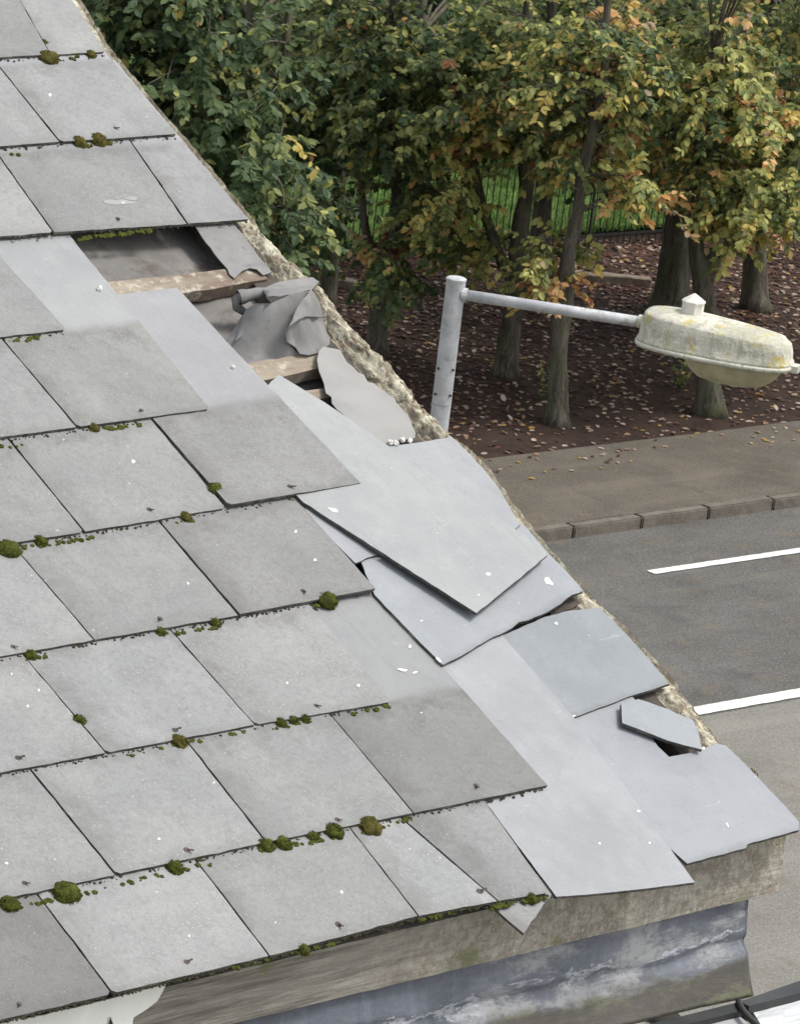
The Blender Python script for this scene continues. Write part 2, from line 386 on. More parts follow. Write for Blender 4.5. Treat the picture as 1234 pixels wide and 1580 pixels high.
# lawn beyond the railings: in the fence frame, sits above the soil sheet
V = []; Fc = []; nx, ny = 60, 50
for j in range(ny + 1):
    for i in range(nx + 1):
        x = -40 + 100 * i / nx; y = .35 + 60 * (j / ny) ** 1.5
        V.append((x, y, .235 + .02 * noise.noise(Vector((x, y, 0)))))
for j in range(ny):
    for i in range(nx):
        a = j * (nx + 1) + i; Fc.append((a, a + 1, a + nx + 2, a + nx + 1))
mk('lawn', V, Fc, GRASSG, M=MF, smooth=True, kind='structure')

# ================================================================== THE HOUSE ROOF
e0 = R2(645, 1414, .012); V10 = e0.y                       # tail line of the lowest course
Eo = MR @ Vector((e0.x, V10, 0))                           # a point on the eaves
hb = Vector((Eo.x, Eo.y, 0)) + rd * 3
MH = Matrix((ru, rd, Vector((0, 0, 1)))).transposed().to_4x4(); MH.translation = hb
house = empty('house', MH, label='house with a storm-damaged grey slate roof, slates missing beside the mortared verge', cat='house')
house_M = MH
T = .0054; H0 = .0106; LS = .50

def sub_edge(pts, step=.02, jit=.0007, seed=0, tail_only=False):
    """subdivide polygon edges, wobble them so nothing is ruler-straight"""
    out = []; n = len(pts)
    for i in range(n):
        a, b = pts[i], pts[(i + 1) % n]; L = (b - a).length; k = max(1, int(L / step)); nn = Vector((-(b - a).y, (b - a).x)).normalized() if L > 1e-9 else Vector((0, 0))
        for j in range(k):
            p = a.lerp(b, j / k)
            if j: p = p + nn * (random.gauss(0, jit * .6) + jit * .9 * noise.noise(Vector((p.x * 30, p.y * 30, seed))))
            out.append(p)
    return out
def slab(name, pts2, hfun, t, parent, mats, uvo=None, uvx=None, uvy0=0.0, jit=.0007, color=None, M=MR, step=.02, warp=0.0, thing=None, **k):
    """plate with an outline pts2 (roof u,v), top surface height hfun(u,v), thickness t"""
    P = sub_edge(pts2, step, jit, random.random() * 50)
    n = len(P)
    if uvo is None: uvo, uvx = pts2[0], (pts2[1] - pts2[0]).normalized()
    uvy = Vector((-uvx.y, uvx.x))
    bm = bmesh.new()
    top = [bm.verts.new((p.x, p.y, hfun(p))) for p in P]
    bot = [bm.verts.new((p.x, p.y, hfun(p) - t)) for p in P]
    f = bm.faces.new(top); f.normal_update(); flip = f.normal.z < 0
    g_ = bm.faces.new(bot[::-1])
    for i in range(n):
        j = (i + 1) % n; q = bm.faces.new((top[i], bot[i], bot[j], top[j])); q.material_index = 1
    if flip: bmesh.ops.reverse_faces(bm, faces=bm.faces[:])
    bmesh.ops.triangulate(bm, faces=[f, g_])
    bm.verts.index_update()
    V = [tuple(v.co) for v in bm.verts]; Fc = [tuple(v.index for v in q.verts) for q in bm.faces]; mi = [q.material_index for q in bm.faces]
    bm.free()
    uv = [((Vector((v[0], v[1])) - uvo).dot(uvx), (Vector((v[0], v[1])) - uvo).dot(uvy) - uvy0) for v in V]
    o = mk(name, V, Fc, mats, M=M, parent=parent, midx=mi, uv=uv, **k)
    if color: o.color = (*color, 1)
    return o

RIV = None
def rivet_mesh():
    b = MB(); n = 8
    b.rings([[(r * cos(2*pi*i/n), r * sin(2*pi*i/n), z) for i in range(n)] for r, z in ((.0045, 0), (.0048, .0008), (.0030, .0014))], cap0=False)
    b.add([(-.0015, 0, .001), (.0015, 0, .001), (.0022, -.008, .0045), (-.0008, -.009, .005), (-.0015, 0, .002), (.0015, 0, .002), (.0022, -.008, .0055), (-.0008, -.009, .006)],
          [(0,3,2,1),(4,5,6,7),(0,1,5,4),(1,2,6,5),(2,3,7,6),(3,0,4,7)])
    me = bpy.data.meshes.new('rivet'); me.from_pydata(b.v, [], b.f); me.materials.append(BRONZE); return me
RIV = rivet_mesh()
def rivet(slate, px, py, h):
    p = R2(px, py, h)
    inst('rivet', RIV, MR @ Matrix.Translation((p.x, p.y, h)) @ Matrix.Rotation(random.uniform(-1.4, 1.4), 4, 'Z') @ Matrix.Scale(random.uniform(.8, 1.2), 4), slate)
rivets = [(182,337),(178,197),(218,633),(230,786),(447,751),(468,912),(247,955),(20,998),(488,1089),(270,1127),(28,1170),(735,1213),(520,1265),(288,1312),(38,1363),(740,1376),(522,1427),(288,1485),(30,1550)]

# corners on each tail line: (tail x, tail y, point higher on the same joint)
ROWS = {
 1: [(78,84,30,0),(164,79,112,0)],
 2: [(92,219,0,105),(272,207,165,82)],
 3: [(83,358,0,243),(289,345,200,215),(384,338,275,208)],
 4: [(103,509,2,384)],
 5: [(118,660,8,530),(324,632,222,505)],
 6: [(130,821,15,680),(349,784,235,650),(555,750,440,625)],
 7: [(145,988,30,855),(368,950,247,808),(579,910,460,775)],
 8: [(163,1163,38,1015),(393,1119,265,975),(605,1083,490,948)],
 9: [(178,1351,50,1193),(410,1301,295,1155),(637,1256,510,1105),(845,1213,715,1065)],
 10: [(173,1534,62,1388),(415,1476,305,1333),(645,1414,540,1280),(768,1391,640,1283),(848,1378,750,1240)],
}
LIFT = {(6,-1): .007, (9,-1): .002, (7,-1): .003, (5,-1): .002}
TINT = {(6,-1): (.86,.85,.84), (9,-1): (.83,.83,.81), (5,-1): (1.03,1.03,1.0), (7,-1): (.90,.89,.88), (8,-1): (.99,.99,.98), (10,-5): (.74,.71,.70), (10,-6): (.86,.85,.84),
        (9,1): (1.03,1.05,1.05), (10,2): (1.04,1.04,1.05), (8,0): (1.02,1.03,1.02), (3,-1): (.98,.98,.99), (7,-2): (.90,.90,.89), (6,-2): (.95,.95,.94)}
def hf(vt, lift, ht=H0 + T, warp=0, uc=0):
    return lambda p: ht + lift * max(0, 1 - (p.y - vt(p)) / .42) - (H0 / LS) * (p.y - vt(p)) + warp * ((p.x - uc) ** 2)
slates = []
qh = R2(270, 443, .004); LEN = {(6, -1): (qh - R2(555, 750, .0144)).length}
print('LEN', LEN)
def lay(bl, br, dl, dr, row, key, half=None):
    n = len(slates); LS = LEN.get(key, .50)
    g = .0017
    lift = LIFT.get(key, random.uniform(0, .0016))
    ux = (br - bl).normalized()
    a, b = bl + ux * g, br - ux * g
    pts = [a, b, b + dr * LS, a + dl * LS]
    # clip a tiny tip off some corners
    if random.random() < .45: pts = [a + dl * .006, a + ux * .007] + [b, b + dr * LS, a + dl * LS]
    if random.random() < .3: pts = pts[:-3] + [b - ux * .006, b + dr * .005, b + dr * LS, a + dl * LS]
    vt = lambda p: a.y + (b.y - a.y) * (p.x - a.x) / (b.x - a.x)
    col_ = TINT.get(key)
    if col_ is None:
        q = random.uniform(.93, 1.05); col_ = (q * random.uniform(.985, 1.01), q, q * random.uniform(.975, 1.005))
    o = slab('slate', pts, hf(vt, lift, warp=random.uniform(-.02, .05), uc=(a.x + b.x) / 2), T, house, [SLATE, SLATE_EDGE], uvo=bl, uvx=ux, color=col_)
    slates.append((o, bl, br, dl, dr, lift, row)); return o
for r, cs in ROWS.items():
    q = [(R2(c[0], c[1], H0 + T), R2(c[2], c[3], H0)) for c in cs]
    q = [(t_, (h_ - t_).normalized()) for t_, h_ in q]
    if r == 4: q[0] = (q[0][0], Vector((0, 1)))
    # extend to the left at the regular pitch
    left = []
    t_, d_ = q[0]; w = .298
    du = Vector((1, 0)) if len(q) == 1 else (q[-1][0] - q[0][0]).normalized()
    du = (du + Vector((1, 0))).normalized()
    for k in range(4): left.append((t_ - du * w * (k + 1), Vector((d_.x * .5, d_.y)).normalized()))
    q = left[::-1] + q; m = len(q)
    for i in range(m - 1):
        lay(q[i][0], q[i+1][0], q[i][1], q[i+1][1], r, (r, i - (m - 1)))
# upper courses out of frame, regular
vtop = R2(78, 84, H0).y
uR = R2(164, 79, H0).x
for k in range(1, 8):
    off = 0 if k % 2 == 0 else .15
    for i in range(-8, 1):
        b = Vector((uR + .02 + .3 * i + off, vtop + GAUGE * k)); b.x = min(b.x, uR + .01)
        a = Vector((uR + .02 + .3 * (i - 1) + off, vtop + GAUGE * k))
        if b.x - a.x < .05: continue
        lay(a, b, Vector((0, 1)), Vector((0, 1)), 1 - k, (0, i))
# slate of the bottom left corner is dark and crusted
for o, bl, br, *_ in slates:
    pass
for px, py in rivets:
    best = None
    for o, bl, br, dl, dr, lift, row in slates:
        p = R2(px, py, H0 + T)
        ux = (br - bl).normalized(); x = (p - bl).dot(ux); y = (p - bl).dot(Vector((-ux.y, ux.x)))
        if -.01 < x < (br - bl).length and 0 < y < GAUGE and (best is None or y < best[1]): best = (o, y, lift)
    if best: rivet(best[0], px, py, H0 + T - best[1] * H0 / LS + best[2] * .9 + .0002)

# free-form plates traced where they lie: points (px, py, h of the top face)
def fit_plane(pts, it=4):
    hs_ = [p[2] for p in pts]
    for _ in range(1):
        P = [R2(p[0], p[1], p[2]) for p in pts]
        A = np.array([[p.x, p.y, 1] for p in P]); s, *_r = np.linalg.lstsq(A, np.array(hs_), rcond=None)
    f = lambda p: s[0] * p.x + s[1] * p.y + s[2]
    Q = []
    for p, p0 in zip(pts, P):
        q = p0
        for _ in range(it): q = R2(p[0], p[1], f(q))
        Q.append(q)
    return Q, f
def plate(name, pts, t=T, parent=house, mats=None, uvy0=0, jit=.0009, color=None, tail=None, step=.015, **k):
    Q, f = fit_plane(pts)
    uvo, ux = (Q[0], (Q[1] - Q[0]).normalized()) if tail is None else (Q[tail[0]], (Q[tail[1]] - Q[tail[0]]).normalized())
    top = k.get('label')
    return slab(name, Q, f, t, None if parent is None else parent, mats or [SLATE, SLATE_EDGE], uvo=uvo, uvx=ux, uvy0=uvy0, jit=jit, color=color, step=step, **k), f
B1, fB1 = plate('slate', [(858,1384,.013),(905,1381,.0145),(1000,1371,.0165),(1072,1362,.018),(885,1107,.0150),(783,990,.0115),(735,935,.010),(600,960,.004),(750,1240,.009)], uvy0=-.4, color=(.98,.98,.985), tail=(0,3), jit=.0006)
B3, fB3 = plate('slate', [(870,1112,.0125),(885,1107,.0125),(925,1092,.0127),(960,1079,.013),(1000,1066,.013),(1033,1055,.013),(985,999,.0115),(955,968,.011),(925,937,.010),(905,940,.010),(880,942,.010),(840,952,.010),(765,985,.010),(800,1040,.011)],
   color=(.80,.84,.855), uvy0=-.24, tail=(0,5), jit=.0008)
B2, fB2 = plate('slate', [(1060,1333,.013),(1105,1321,.013),(1151,1309,.013),(1153,1303,.013),(1233,1281,.013),(1232,1268,.0125),(1203,1236,.0122),(1172,1203,.012),(1146,1176,.0115),(1120,1151,.011),(1104,1147,.011),(1084,1157,.0109),(1060,1163,.0109),(1032,1168,.0108),(1015,1152,.0103),(998,1128,.0102),(985,1110,.01),(985,1085,.009),(960,1060,.009),(900,1075,.008),(855,1100,.008),(900,1160,.009),(1000,1280,.011)],
   color=(.86,.89,.91), uvy0=-.24, tail=(0,4), jit=.0008)
T3, fT3 = plate('slate', [(683,1026,.0165),(712,1012,.0168),(745,992,.017),(790,969,.017),(800,960,.017),(815,957,.017),(845,944,.017),(865,932,.017),(882,918,.017),(900,912,.017),(893,903,.017),(872,880,.0165),(848,856,.016),(822,826,.015),(812,814,.015),(790,800,.014),(700,760,.012),(620,800,.009),(592,853,.0085),(575,859,.0085),(556,865,.009),(578,918,.011),(640,983,.014)],
   color=(.88,.91,.93), uvy0=-.24, tail=(0,9), jit=.0009)
T4, _ = plate('slate', [(548,869,.0135),(565,861,.014),(592,853,.0145),(640,870,.0145),(600,790,.0130),(480,740,.012),(450,745,.012),(480,800,.0125)], uvy0=-.3, color=(1.0,1.01,1.04), t=.004)
T2, _ = plate('slate', [(803,809,.018),(797,801,.018),(770,754,.0165),(745,722,.0155),(720,697,.0145),(697,674,.0135),(650,682,.0130),(598,689,.0125),(620,760,.0125),(720,830,.0155),(780,830,.018)], uvy0=-.3, color=(.96,.965,.97))
# slates lying loose
T1, fT1 = plate('slipped_slate', [(735,946,.034),(770,918,.034),(845,856,.033),(800,820,.031),(700,752,.027),(598,687,.0215),(500,620,.0165),(430,578,.0135),(350,655,.0125),(468,775,.018)], parent=None,
   color=(.95,.965,.93), tail=(0,2), uvy0=-.4, label='large slate slipped askew, tilted point-down across the broken verge', cat='slate', group='loose slates lying on the damaged roof')
FR, _ = plate('slate_fragment', [(960,1116,.022),(995,1129,.022),(1030,1143,.0215),(1083,1157,.021),(1078,1132,.0225),(1069,1111,.0235),(1030,1094,.0235),(985,1079,.023),(958,1086,.022)], parent=None, t=.0055,
   color=(.84,.88,.90), uvy0=-.3, label='small broken slate strip lying loose over the dark gap near the lower verge', cat='slate fragment', group='loose slates lying on the damaged roof')
TR, _ = plate('slate_fragment', [(808,1441,.008),(832,1406,.008),(853,1378,.008),(850,1350,.008),(700,1350,.008),(757,1397,.008)], parent=None, t=.0045,
   color=(1.02,1.02,1.02), uvy0=-.05, label='pale triangular slate corner poking down over the fascia board', cat='slate fragment', group='loose slates lying on the damaged roof')

# pale stains
def blob(px, py, rx, ry, h, parent, mat=DROP, rot=0, name='bird_dropping'):
    c = R2(px, py, h); V = [(c.x, c.y, h + .0009)]; n = 14; s = 1 / 950.0; ph = random.random() * 9
    for i in range(n):
        a = 2 * pi * i / n; k = .75 + .5 * noise.noise(Vector((cos(a) * 1.6 + ph, sin(a) * 1.6, ph)))
        x, y = rx * .8 * k * cos(a), ry * .8 * k * sin(a); x, y = x * cos(rot) - y * sin(rot), x * sin(rot) + y * cos(rot)
        q = R2(px + x, py + y, h); V.append((q.x, q.y, h + .0002))
    mk(name, V, [(0, 1 + i, 1 + (i + 1) % n) for i in range(n)], mat, M=MR, parent=parent, smooth=True)
def pick(px, py):
    best = None; p = R2(px, py, H0 + T)
    for o, bl, br, dl, dr, lift, row in slates:
        ux = (br - bl).normalized(); x = (p - bl).dot(ux); y = (p - bl).dot(Vector((-ux.y, ux.x)))
        if 0 < x < (br - bl).length and 0 < y < LS and (best is None or y < best[1]): best = (o, y, lift)
    return best
blob_b = simple('pale_bloom', (.30, .303, .298), (.27, .272, .268), 30, .8, .3)
def hT(f, px, py):
    q = R2(px, py, .02)
    for _ in range(4): q = R2(px, py, f(q))
    return f(q)
for px, py, rx, ry, ro, o, f in [(846,897,7,11,-.9,T3,fT3),(753,886,8,3.5,.2,T1,fT1),(738,918,3,2,0,T1,fT1),(858,962,5,3,.3,B3,fB3),(515,787,13,4,.3,T1,fT1),(650,958,4,2,0,T3,fT3),(583,862,11,2.5,0,T3,fT3),(676,1018,3,10,-.8,T3,fT3),
                                 (985,1252,5,3,.4,B1,fB1),(925,1302,3,3,0,B1,fB1),(1002,1301,3,2.4,0,B1,fB1),(1122,1274,2,7,-.5,B2,fB2),(1085,1155,4,3,0,B2,fB2),(885,1105,6,1.8,-.3,B3,fB3)]:
    blob(px, py, rx, ry, hT(f, px, py) + .0004, o, rot=ro)
for px, py, rx, ry, ro in [(206,712,6,4,.5),(77,146,4,4,0),(190,312,4,2,0),(290,900,3,3,0),(622,1034,14,3,.15),(640,1038,8,2.2,-.3),(632,998,4,4,0),(443,1054,3,3,0),(553,1058,5,3,.6),(745,790,3,3,0),(527,1377,5,3,.4),(456,820,3,3,0),(486,864,4,3,0),(10,1332,4,3,0),(245,1295,4,3,0),(330,1208,3,2,0),(292,1445,3,3,0),(425,1424,2,2,0),(60,1065,3,3,0),(43,1090,3,3,0),(18,1040,2,3,0),(650,1100,2,2,0)]:
    b_ = pick(px, py)
    if b_: blob(px, py, rx, ry, H0 + T - b_[1] * H0 / LS + b_[2] * max(0, 1 - b_[1] / .42) + .0006, b_[0], rot=ro)

for px, py, rx, ry in [(185, 311, 34, 6), (205, 306, 16, 5)]:
    b_ = pick(px, py); blob(px, py, rx, ry, H0 + T - b_[1] * H0 / LS + .0004, b_[0], mat=blob_b, name='pale_smear')
# ---- underlay, battens, felt
def px_box(name, pts, z1, z0, mat, parent=house, jit=.0012, **k):
    Q = [R2(p[0], p[1], z1) for p in pts]
    return slab(name, Q, lambda p: z1 + .0012 * noise.noise(Vector((p.x * 30, p.y * 30, 1))), z1 - z0, parent, [mat, mat], jit=jit, step=.02, **k)
uL = R2(0, 800, 0).x - 1.6
uV = R2(692, 672, 0).x                                     # verge line
mk('roof_deck', [(uL, V10 + .03, -.048), (uV - .015, V10 + .03, -.048), (uV - .015, V10 + 4.2, -.048), (uL, V10 + 4.2, -.048), (uL, V10 + .03, -.09), (uV - .015, V10 + .03, -.09), (uV - .015, V10 + 4.2, -.09), (uL, V10 + 4.2, -.09)],
   [(0,1,2,3),(7,6,5,4),(0,4,5,1),(1,5,6,2),(2,6,7,3),(3,7,4,0)], FELT, M=MR, parent=house)
# sagging underlay surface between the battens
V = []; Fc = []; nx, ny = 60, 110
for j in range(ny + 1):
    for i in range(nx + 1):
        u = uV - .75 + .735 * i / nx; v = V10 + .05 + 2.4 * j / ny
        V.append((u, v, -.034 + .008 * noise.noise(Vector((u * 5, v * 5, 2))) + .003 * noise.noise(Vector((u * 17, v * 17, 2)))))
for j in range(ny):
    for i in range(nx):
        a = j * (nx + 1) + i; Fc.append((a, a + 1, a + nx + 2, a + nx + 1))
mk('underlay', V, Fc, FELT, M=MR, parent=house, smooth=True)
px_box('batten', [(60,455),(150,437),(275,424),(345,415),(397,407),(413,430),(345,442),(275,454),(150,470),(60,480)], -.0005, -.026, BATTEN, label='exposed pale lichened batten at the head of the missing slates')
px_box('batten', [(300,578),(385,560),(440,550),(500,541),(503,566),(425,583),(330,600)], -.0005, -.026, BATTEN, label='short brown batten under the crumpled felt')
vh = [R2(c[-1][0], c[-1][1], 0).y for r, c in ROWS.items()]
for k, vv in enumerate(vh):
    if k in (3, 4, 5): uE = uV - .75
    else: uE = uV - .06
    v0 = vv + LS - .035
    mk('batten', *(lambda b: (b.v, b.f))(MB().box((uL, v0, -.026), (uE, v0 + .025, -.001))), BATTEN, M=MR, parent=house)
# lower batten seen in the gap by the lower verge, and gable timber beside the mortar
px_box('batten', [(840,928),(880,914),(898,910),(898,928),(880,940),(850,950)], -.002, -.026, DARKWOOD)
Q = [R2(340,346,-.008), R2(372,340,-.008)]
mk('gable_timber', *(lambda b: (b.v, b.f))(MB().box((uV - .115, V10 + .06, -.04), (uV - .058, V10 + 2.6, -.006))), DARKWOOD, M=MR, parent=house)

def cloth(name, pts, mat, t=.0018, wr=.004, wf=22, cuts=.008, M=MR, edge=.0015, guides=(), rip=None, **k):
    """thin sheet through traced points (px,py,h); heights blend smoothly inside, wrinkled by noise"""
    Q = []
    for a, b in zip(pts, pts[1:] + pts[:1]):
        n = max(1, int(math.hypot(b[0]-a[0], b[1]-a[1]) / 9))
        for j in range(n):
            f = j / n; px = a[0] + (b[0]-a[0]) * f; py = a[1] + (b[1]-a[1]) * f; h = a[2] + (b[2]-a[2]) * f
            if j: px += random.gauss(0, edge * 600); py += random.gauss(0, edge * 600)
            q = R2(px, py, h); Q.append(Vector((q.x, q.y, h)))
    B = np.array([list(q) for q in Q])
    xs = np.arange(B[:,0].min(), B[:,0].max(), cuts); ys = np.arange(B[:,1].min(), B[:,1].max(), cuts)
    def inside(x, y):
        c = False; j = len(B) - 1
        for i in range(len(B)):
            if (B[i,1] > y) != (B[j,1] > y) and x < (B[j,0]-B[i,0]) * (y-B[i,1]) / (B[j,1]-B[i,1]) + B[i,0]: c = not c
            j = i
        return c
    G = np.array([[*R2(g[0], g[1], g[2]), g[2]] for g in guides]) if guides else np.zeros((0, 3))
    pts_in = []
    for x in xs:
        for y in ys:
            d = np.hypot(B[:,0]-x, B[:,1]-y)
            if inside(x, y) and d.min() > cuts * .55:
                w = 1 / d ** 2.5; hsum = (w * B[:,2]).sum(); wsum = w.sum()
                if len(G): wg = 14 / (np.hypot(G[:,0]-x, G[:,1]-y) + 1e-4) ** 2.5; hsum += (wg * G[:,2]).sum(); wsum += wg.sum()
                h = hsum / wsum; pts_in.append((x, y, h))
    from mathutils.geometry import delaunay_2d_cdt
    vv = [Vector((b[0], b[1])) for b in B] + [Vector((p[0], p[1])) for p in pts_in]
    nb = len(B); ov, oe, of, iv, ie, if_ = delaunay_2d_cdt(vv, [], [list(range(nb))], 1, 1e-6)
    hh = [b[2] for b in B] + [p[2] for p in pts_in]
    V = []
    for q, src in zip(ov, iv):
        h = hh[src[0]] if src else 0
        if rip: h += rip[3] * sin(rip[2] * (q.x * rip[0] + q.y * rip[1]) + 2.2 * noise.noise(Vector((q.x * 7, q.y * 7, 1))))
        V.append((q.x, q.y, h + wr * noise.noise(Vector((q.x * wf, q.y * wf, 5.5)))))
    n0 = len(V)
    Fc = [tuple(f) for f in of]
    ed = {}
    for f in Fc:
        for a, b in zip(f, f[1:] + f[:1]): ed[(a, b)] = ed.get((b, a), 0) or 1
    V2 = V + [(x, y, z - t) for x, y, z in V]
    F2 = Fc + [tuple(i + n0 for i in f[::-1]) for f in Fc]
    es = set()
    for f in Fc:
        for a, b in zip(f, f[1:] + f[:1]): es.add((a, b))
    for a, b in es:
        if (b, a) not in es:
            m_ = len(V2); V2 += [V2[a], V2[a + n0], V2[b + n0], V2[b]]; F2.append((m_, m_ + 1, m_ + 2, m_ + 3))
    return mk(name, V2, F2, mat, M=M, parent=house, smooth=True, **k)
cloth('felt_strip', [(296,343,.006),(354,338,.006),(385,375,.005),(419,420,.004),(406,424,.004),(396,415,.007),(385,413,.006),(374,417,.008),(362,429,.004),(330,390,.005)], FELT_GREY, wr=.002, label='torn strip of felt beside the verge mortar')
cloth('torn_felt', [(345,537,-.022),(352,522,-.018),(362,505,-.008),(372,488,.010),(381,476,.030),(392,470,.048),(412,466,.066),(438,458,.078),(478,446,.088),(468,467,.072),(456,482,.060),(449,500,.044),(443,513,.034),(450,532,.016),(461,545,.004),(440,551,-.004),(410,557,-.014),(378,564,-.020),(360,552,-.024)], FELT_GREY, wr=.0018, wf=9,
   rip=(.97, .25, 80, .0030), label='crumpled sheet of grey felt blown back over the battens')
cloth('torn_felt', [(405,446,.050),(425,436,.052),(455,431,.046),(482,427,.036),(493,434,.036),(481,447,.088),(440,455,.078),(413,457,.066)], FELT_GREY, wr=.002, wf=25)
cloth('torn_felt', [(380,476,.030),(394,468,.052),(418,468,.070),(404,480,.050),(392,494,.030),(380,512,.010),(362,528,-.004),(368,508,.004)], FELT_GREY, wr=.0015, wf=25)
cloth('torn_felt', [(479,445,.092),(487,455,.080),(494,470,.062),(499,489,.044),(488,488,.052),(472,487,.062),(460,493,.066),(446,503,.066),(454,484,.074),(466,463,.084)], FELT_GREY, wr=.001, edge=.0022)
cloth('torn_felt', [(447,501,.058),(462,492,.058),(472,487,.054),(488,489,.044),(498,490,.036),(504,512,.020),(509,530,.010),(496,541,.004),(488,546,.002),(475,549,.004),(462,546,.008),(456,536,.014),(443,525,.030),(441,510,.046)], FELT_GREY, wr=.0015, wf=18, rip=(1, .1, 60, .002), edge=.0022)
cloth('felt_flap', [(492,541,.014),(499,534,.013),(516,537,.010),(545,566,.008),(600,609,.008),(632,645,.008),(641,667,.010),(640,676,.012),(600,688,.012),(575,684,.014),(545,662,.014),(520,632,.016),(512,622,.014),(503,606,.014),(500,590,.013),(492,572,.013),(489,555,.014)], FELT_PALE, wr=.003, wf=12, edge=.004, label='pale flap of felt lying along the foot of the mortar')
# rolled edge of the felt
b = MB(); P = []
for i in range(13):
    f = i / 12; px = 368 + (455 - 368) * f; py = 459 - 12 * f - 3 * sin(f * 3); h = .03 + .035 * f
    q = R2(px, py, h); P.append(Vector((q.x, q.y, h)))
b.tube(P, [.0135 * (1 - .75 * i / 12) * (1 + .08 * sin(i * 2)) for i in range(13)], 12, cap=False)
b.tube([p + Vector((0, 0, 0)) for p in P[:9]], [.0085 * (1 - .5 * i / 12) for i in range(9)], 10, cap=True)
b.build('felt_roll', FELT_GREY, M=MR, parent=house, smooth=True)
q = R2(366, 470, .012)
b = MB(); P = [Vector((R2(x, y, h).x, R2(x, y, h).y, h)) for x, y, h in ((372,452,.03),(364,462,.022),(366,474,.010),(378,482,-.004),(384,492,-.015))]
b.tube(P, [.005, .009, .009, .007, .003], 9); b.build('felt_roll', FELT_GREY, M=MR, parent=house, smooth=True)

# ---- verge mortar: one lumpy bed along the verge
outer = [(20,-120),(60,-60),(118,-2),(140,35),(166,77),(200,118),(238,165),(275,207),(330,272),(386,339),(412,365),(440,396),(466,418),(491,437),(515,470),(541,500),(570,530),(601,560),(650,622),(693,669),(720,693),(747,722),(775,762),(812,812),(850,857),(900,911),(930,936),(985,998),(1036,1054),(1075,1098),(1110,1143),(1140,1170),(1172,1198)]
exposed = lambda y: 1.0 if 340 < y < 672 else (.55 if (905 < y < 940 or 1054 < y < 1150) else 0.0)
P = []
for (x0, y0), (x1, y1) in zip(outer, outer[1:]):
    n = max(2, int(math.hypot(x1-x0, y1-y0) / 4.5))
    for j in range(n): P.append((x0 + (x1-x0) * j / n, y0 + (y1-y0) * j / n))
prof0 = [(.004, -.07), (.006, -.03), (.005, -.006), (-.001, .004), (-.008, .010), (-.016, .0135), (-.024, .0125), (-.032, .009), (-.040, .004), (-.048, -.004), (-.056, -.014), (-.062, -.04)]
prof = []
for a_, b_ in zip(prof0, prof0[1:]):
    for q_ in (0, .34, .67): prof.append((a_[0] + (b_[0] - a_[0]) * q_, a_[1] + (b_[1] - a_[1]) * q_))
prof.append(prof0[-1])
P2 = []
for (x0, y0), (x1, y1) in zip(P, P[1:]):
    P2 += [(x0, y0), ((x0 + x1) / 2, (y0 + y1) / 2)]
P = P2
V = []; Fc = []; ex_s = 0
for i, (x, y) in enumerate(P):
    ex_s += (exposed(y) - ex_s) * .14
    base = R2(x, y, .006); base.x += (.011 if y < 1090 else .004) * (1 - ex_s)
    for j, (du, dz) in enumerate(prof):
        e = ex_s; vv_ = base.y
        n1 = noise.noise(Vector((vv_ * 13, du * 45, 3))); n2 = noise.noise(Vector((vv_ * 38, du * 70, 8))); n3 = noise.noise(Vector((vv_ * 95, du * 110, 5)))
        rid = 1 - abs(noise.noise(Vector((vv_ * 17 + n2 * .8, du * 55 + n1, 1)))) * 2
        crev = max(0, rid - .72) / .28
        if j >= 8: dz2 = (dz * .8 + n1 * .004 + n2 * .0045 + n3 * .0025 - crev ** 1.5 * .012 - (.006 if du < -.036 else 0) * (1 + n2)) * e + (1 - e) * min(dz - .008, -.003)
        else: dz2 = dz + .002 * n2 + .001 * n3 + (.006 * (1 - e) if j > 3 else 0)
        if j == 0: dz2 = -.07
        V.append((base.x + du * .84 + .0045 * noise.noise(Vector((vv_ * 26, j * .13, 4))) + .002 * noise.noise(Vector((vv_ * 80, j * .3, 4))), vv_, dz2))
m = len(prof)
for i in range(len(P) - 1):
    for j in range(m - 1):
        Fc.append((i*m+j, (i+1)*m+j, (i+1)*m+j+1, i*m+j+1))
mk('verge_mortar', V, Fc, MORTAR, M=MR, parent=house, smooth=True)

# ---- eaves: fascia, lead, walls  (wall frame: x along the eaves, y out towards the viewer, z up)
wo_ = -rd
MW = Matrix((ru, wo_, Vector((0, 0, 1)))); MW = MW.transposed().to_4x4(); MW.translation = Eo + rd * .028
MWi = MW.inverted()
def W2(px, py, y=0.0):
    p = MWi @ hit(px, py, MW.translation + wo_ * y, wo_); return Vector((p.x, p.z))
fl = W2(392, 1572); fr = W2(1200, 1377); ftR = W2(1200, 1291)
xe = fr.x; x0f = W2(150, 1590).x - 1.2
print('fascia', fl, fr, ftR, 'uV', uV, 'MW->roof', (MRi @ MW.translation))
def zt(x): return min(ftR.y, .0) if False else -.012
def strip(name, xs, zb, ztop, y0, y1, mat, nz=8, disp=0.0, df=20, parent=house, endrough=0, **k):
    V = []; Fc = []; n = len(xs)
    for i, x in enumerate(xs):
        for j in range(nz + 1):
            z = zb(x) + (ztop(x) - zb(x)) * j / nz
            dd = disp * (noise.noise(Vector((x * df * .3, z * df * 2, 1))) + .6 * noise.noise(Vector((x * df, z * df * 3, 4))))
            V.append((x + (endrough * noise.noise(Vector((z * 60, 0, 2))) if i == n - 1 else 0), y1(x, z) + dd, z))
        V.append((x, y0, ztop(x))); V.append((x, y0, zb(x)))
    m = nz + 3
    for i in range(n - 1):
        for j in range(m):
            k_ = (j + 1) % m; Fc.append((i*m+j, (i+1)*m+j, (i+1)*m+k_, i*m+k_))
    Fc.append(tuple(range(m))); Fc.append(tuple(range((n-1)*m, n*m))[::-1])
    return mk(name, V, Fc, mat, M=MW, parent=parent, **k)
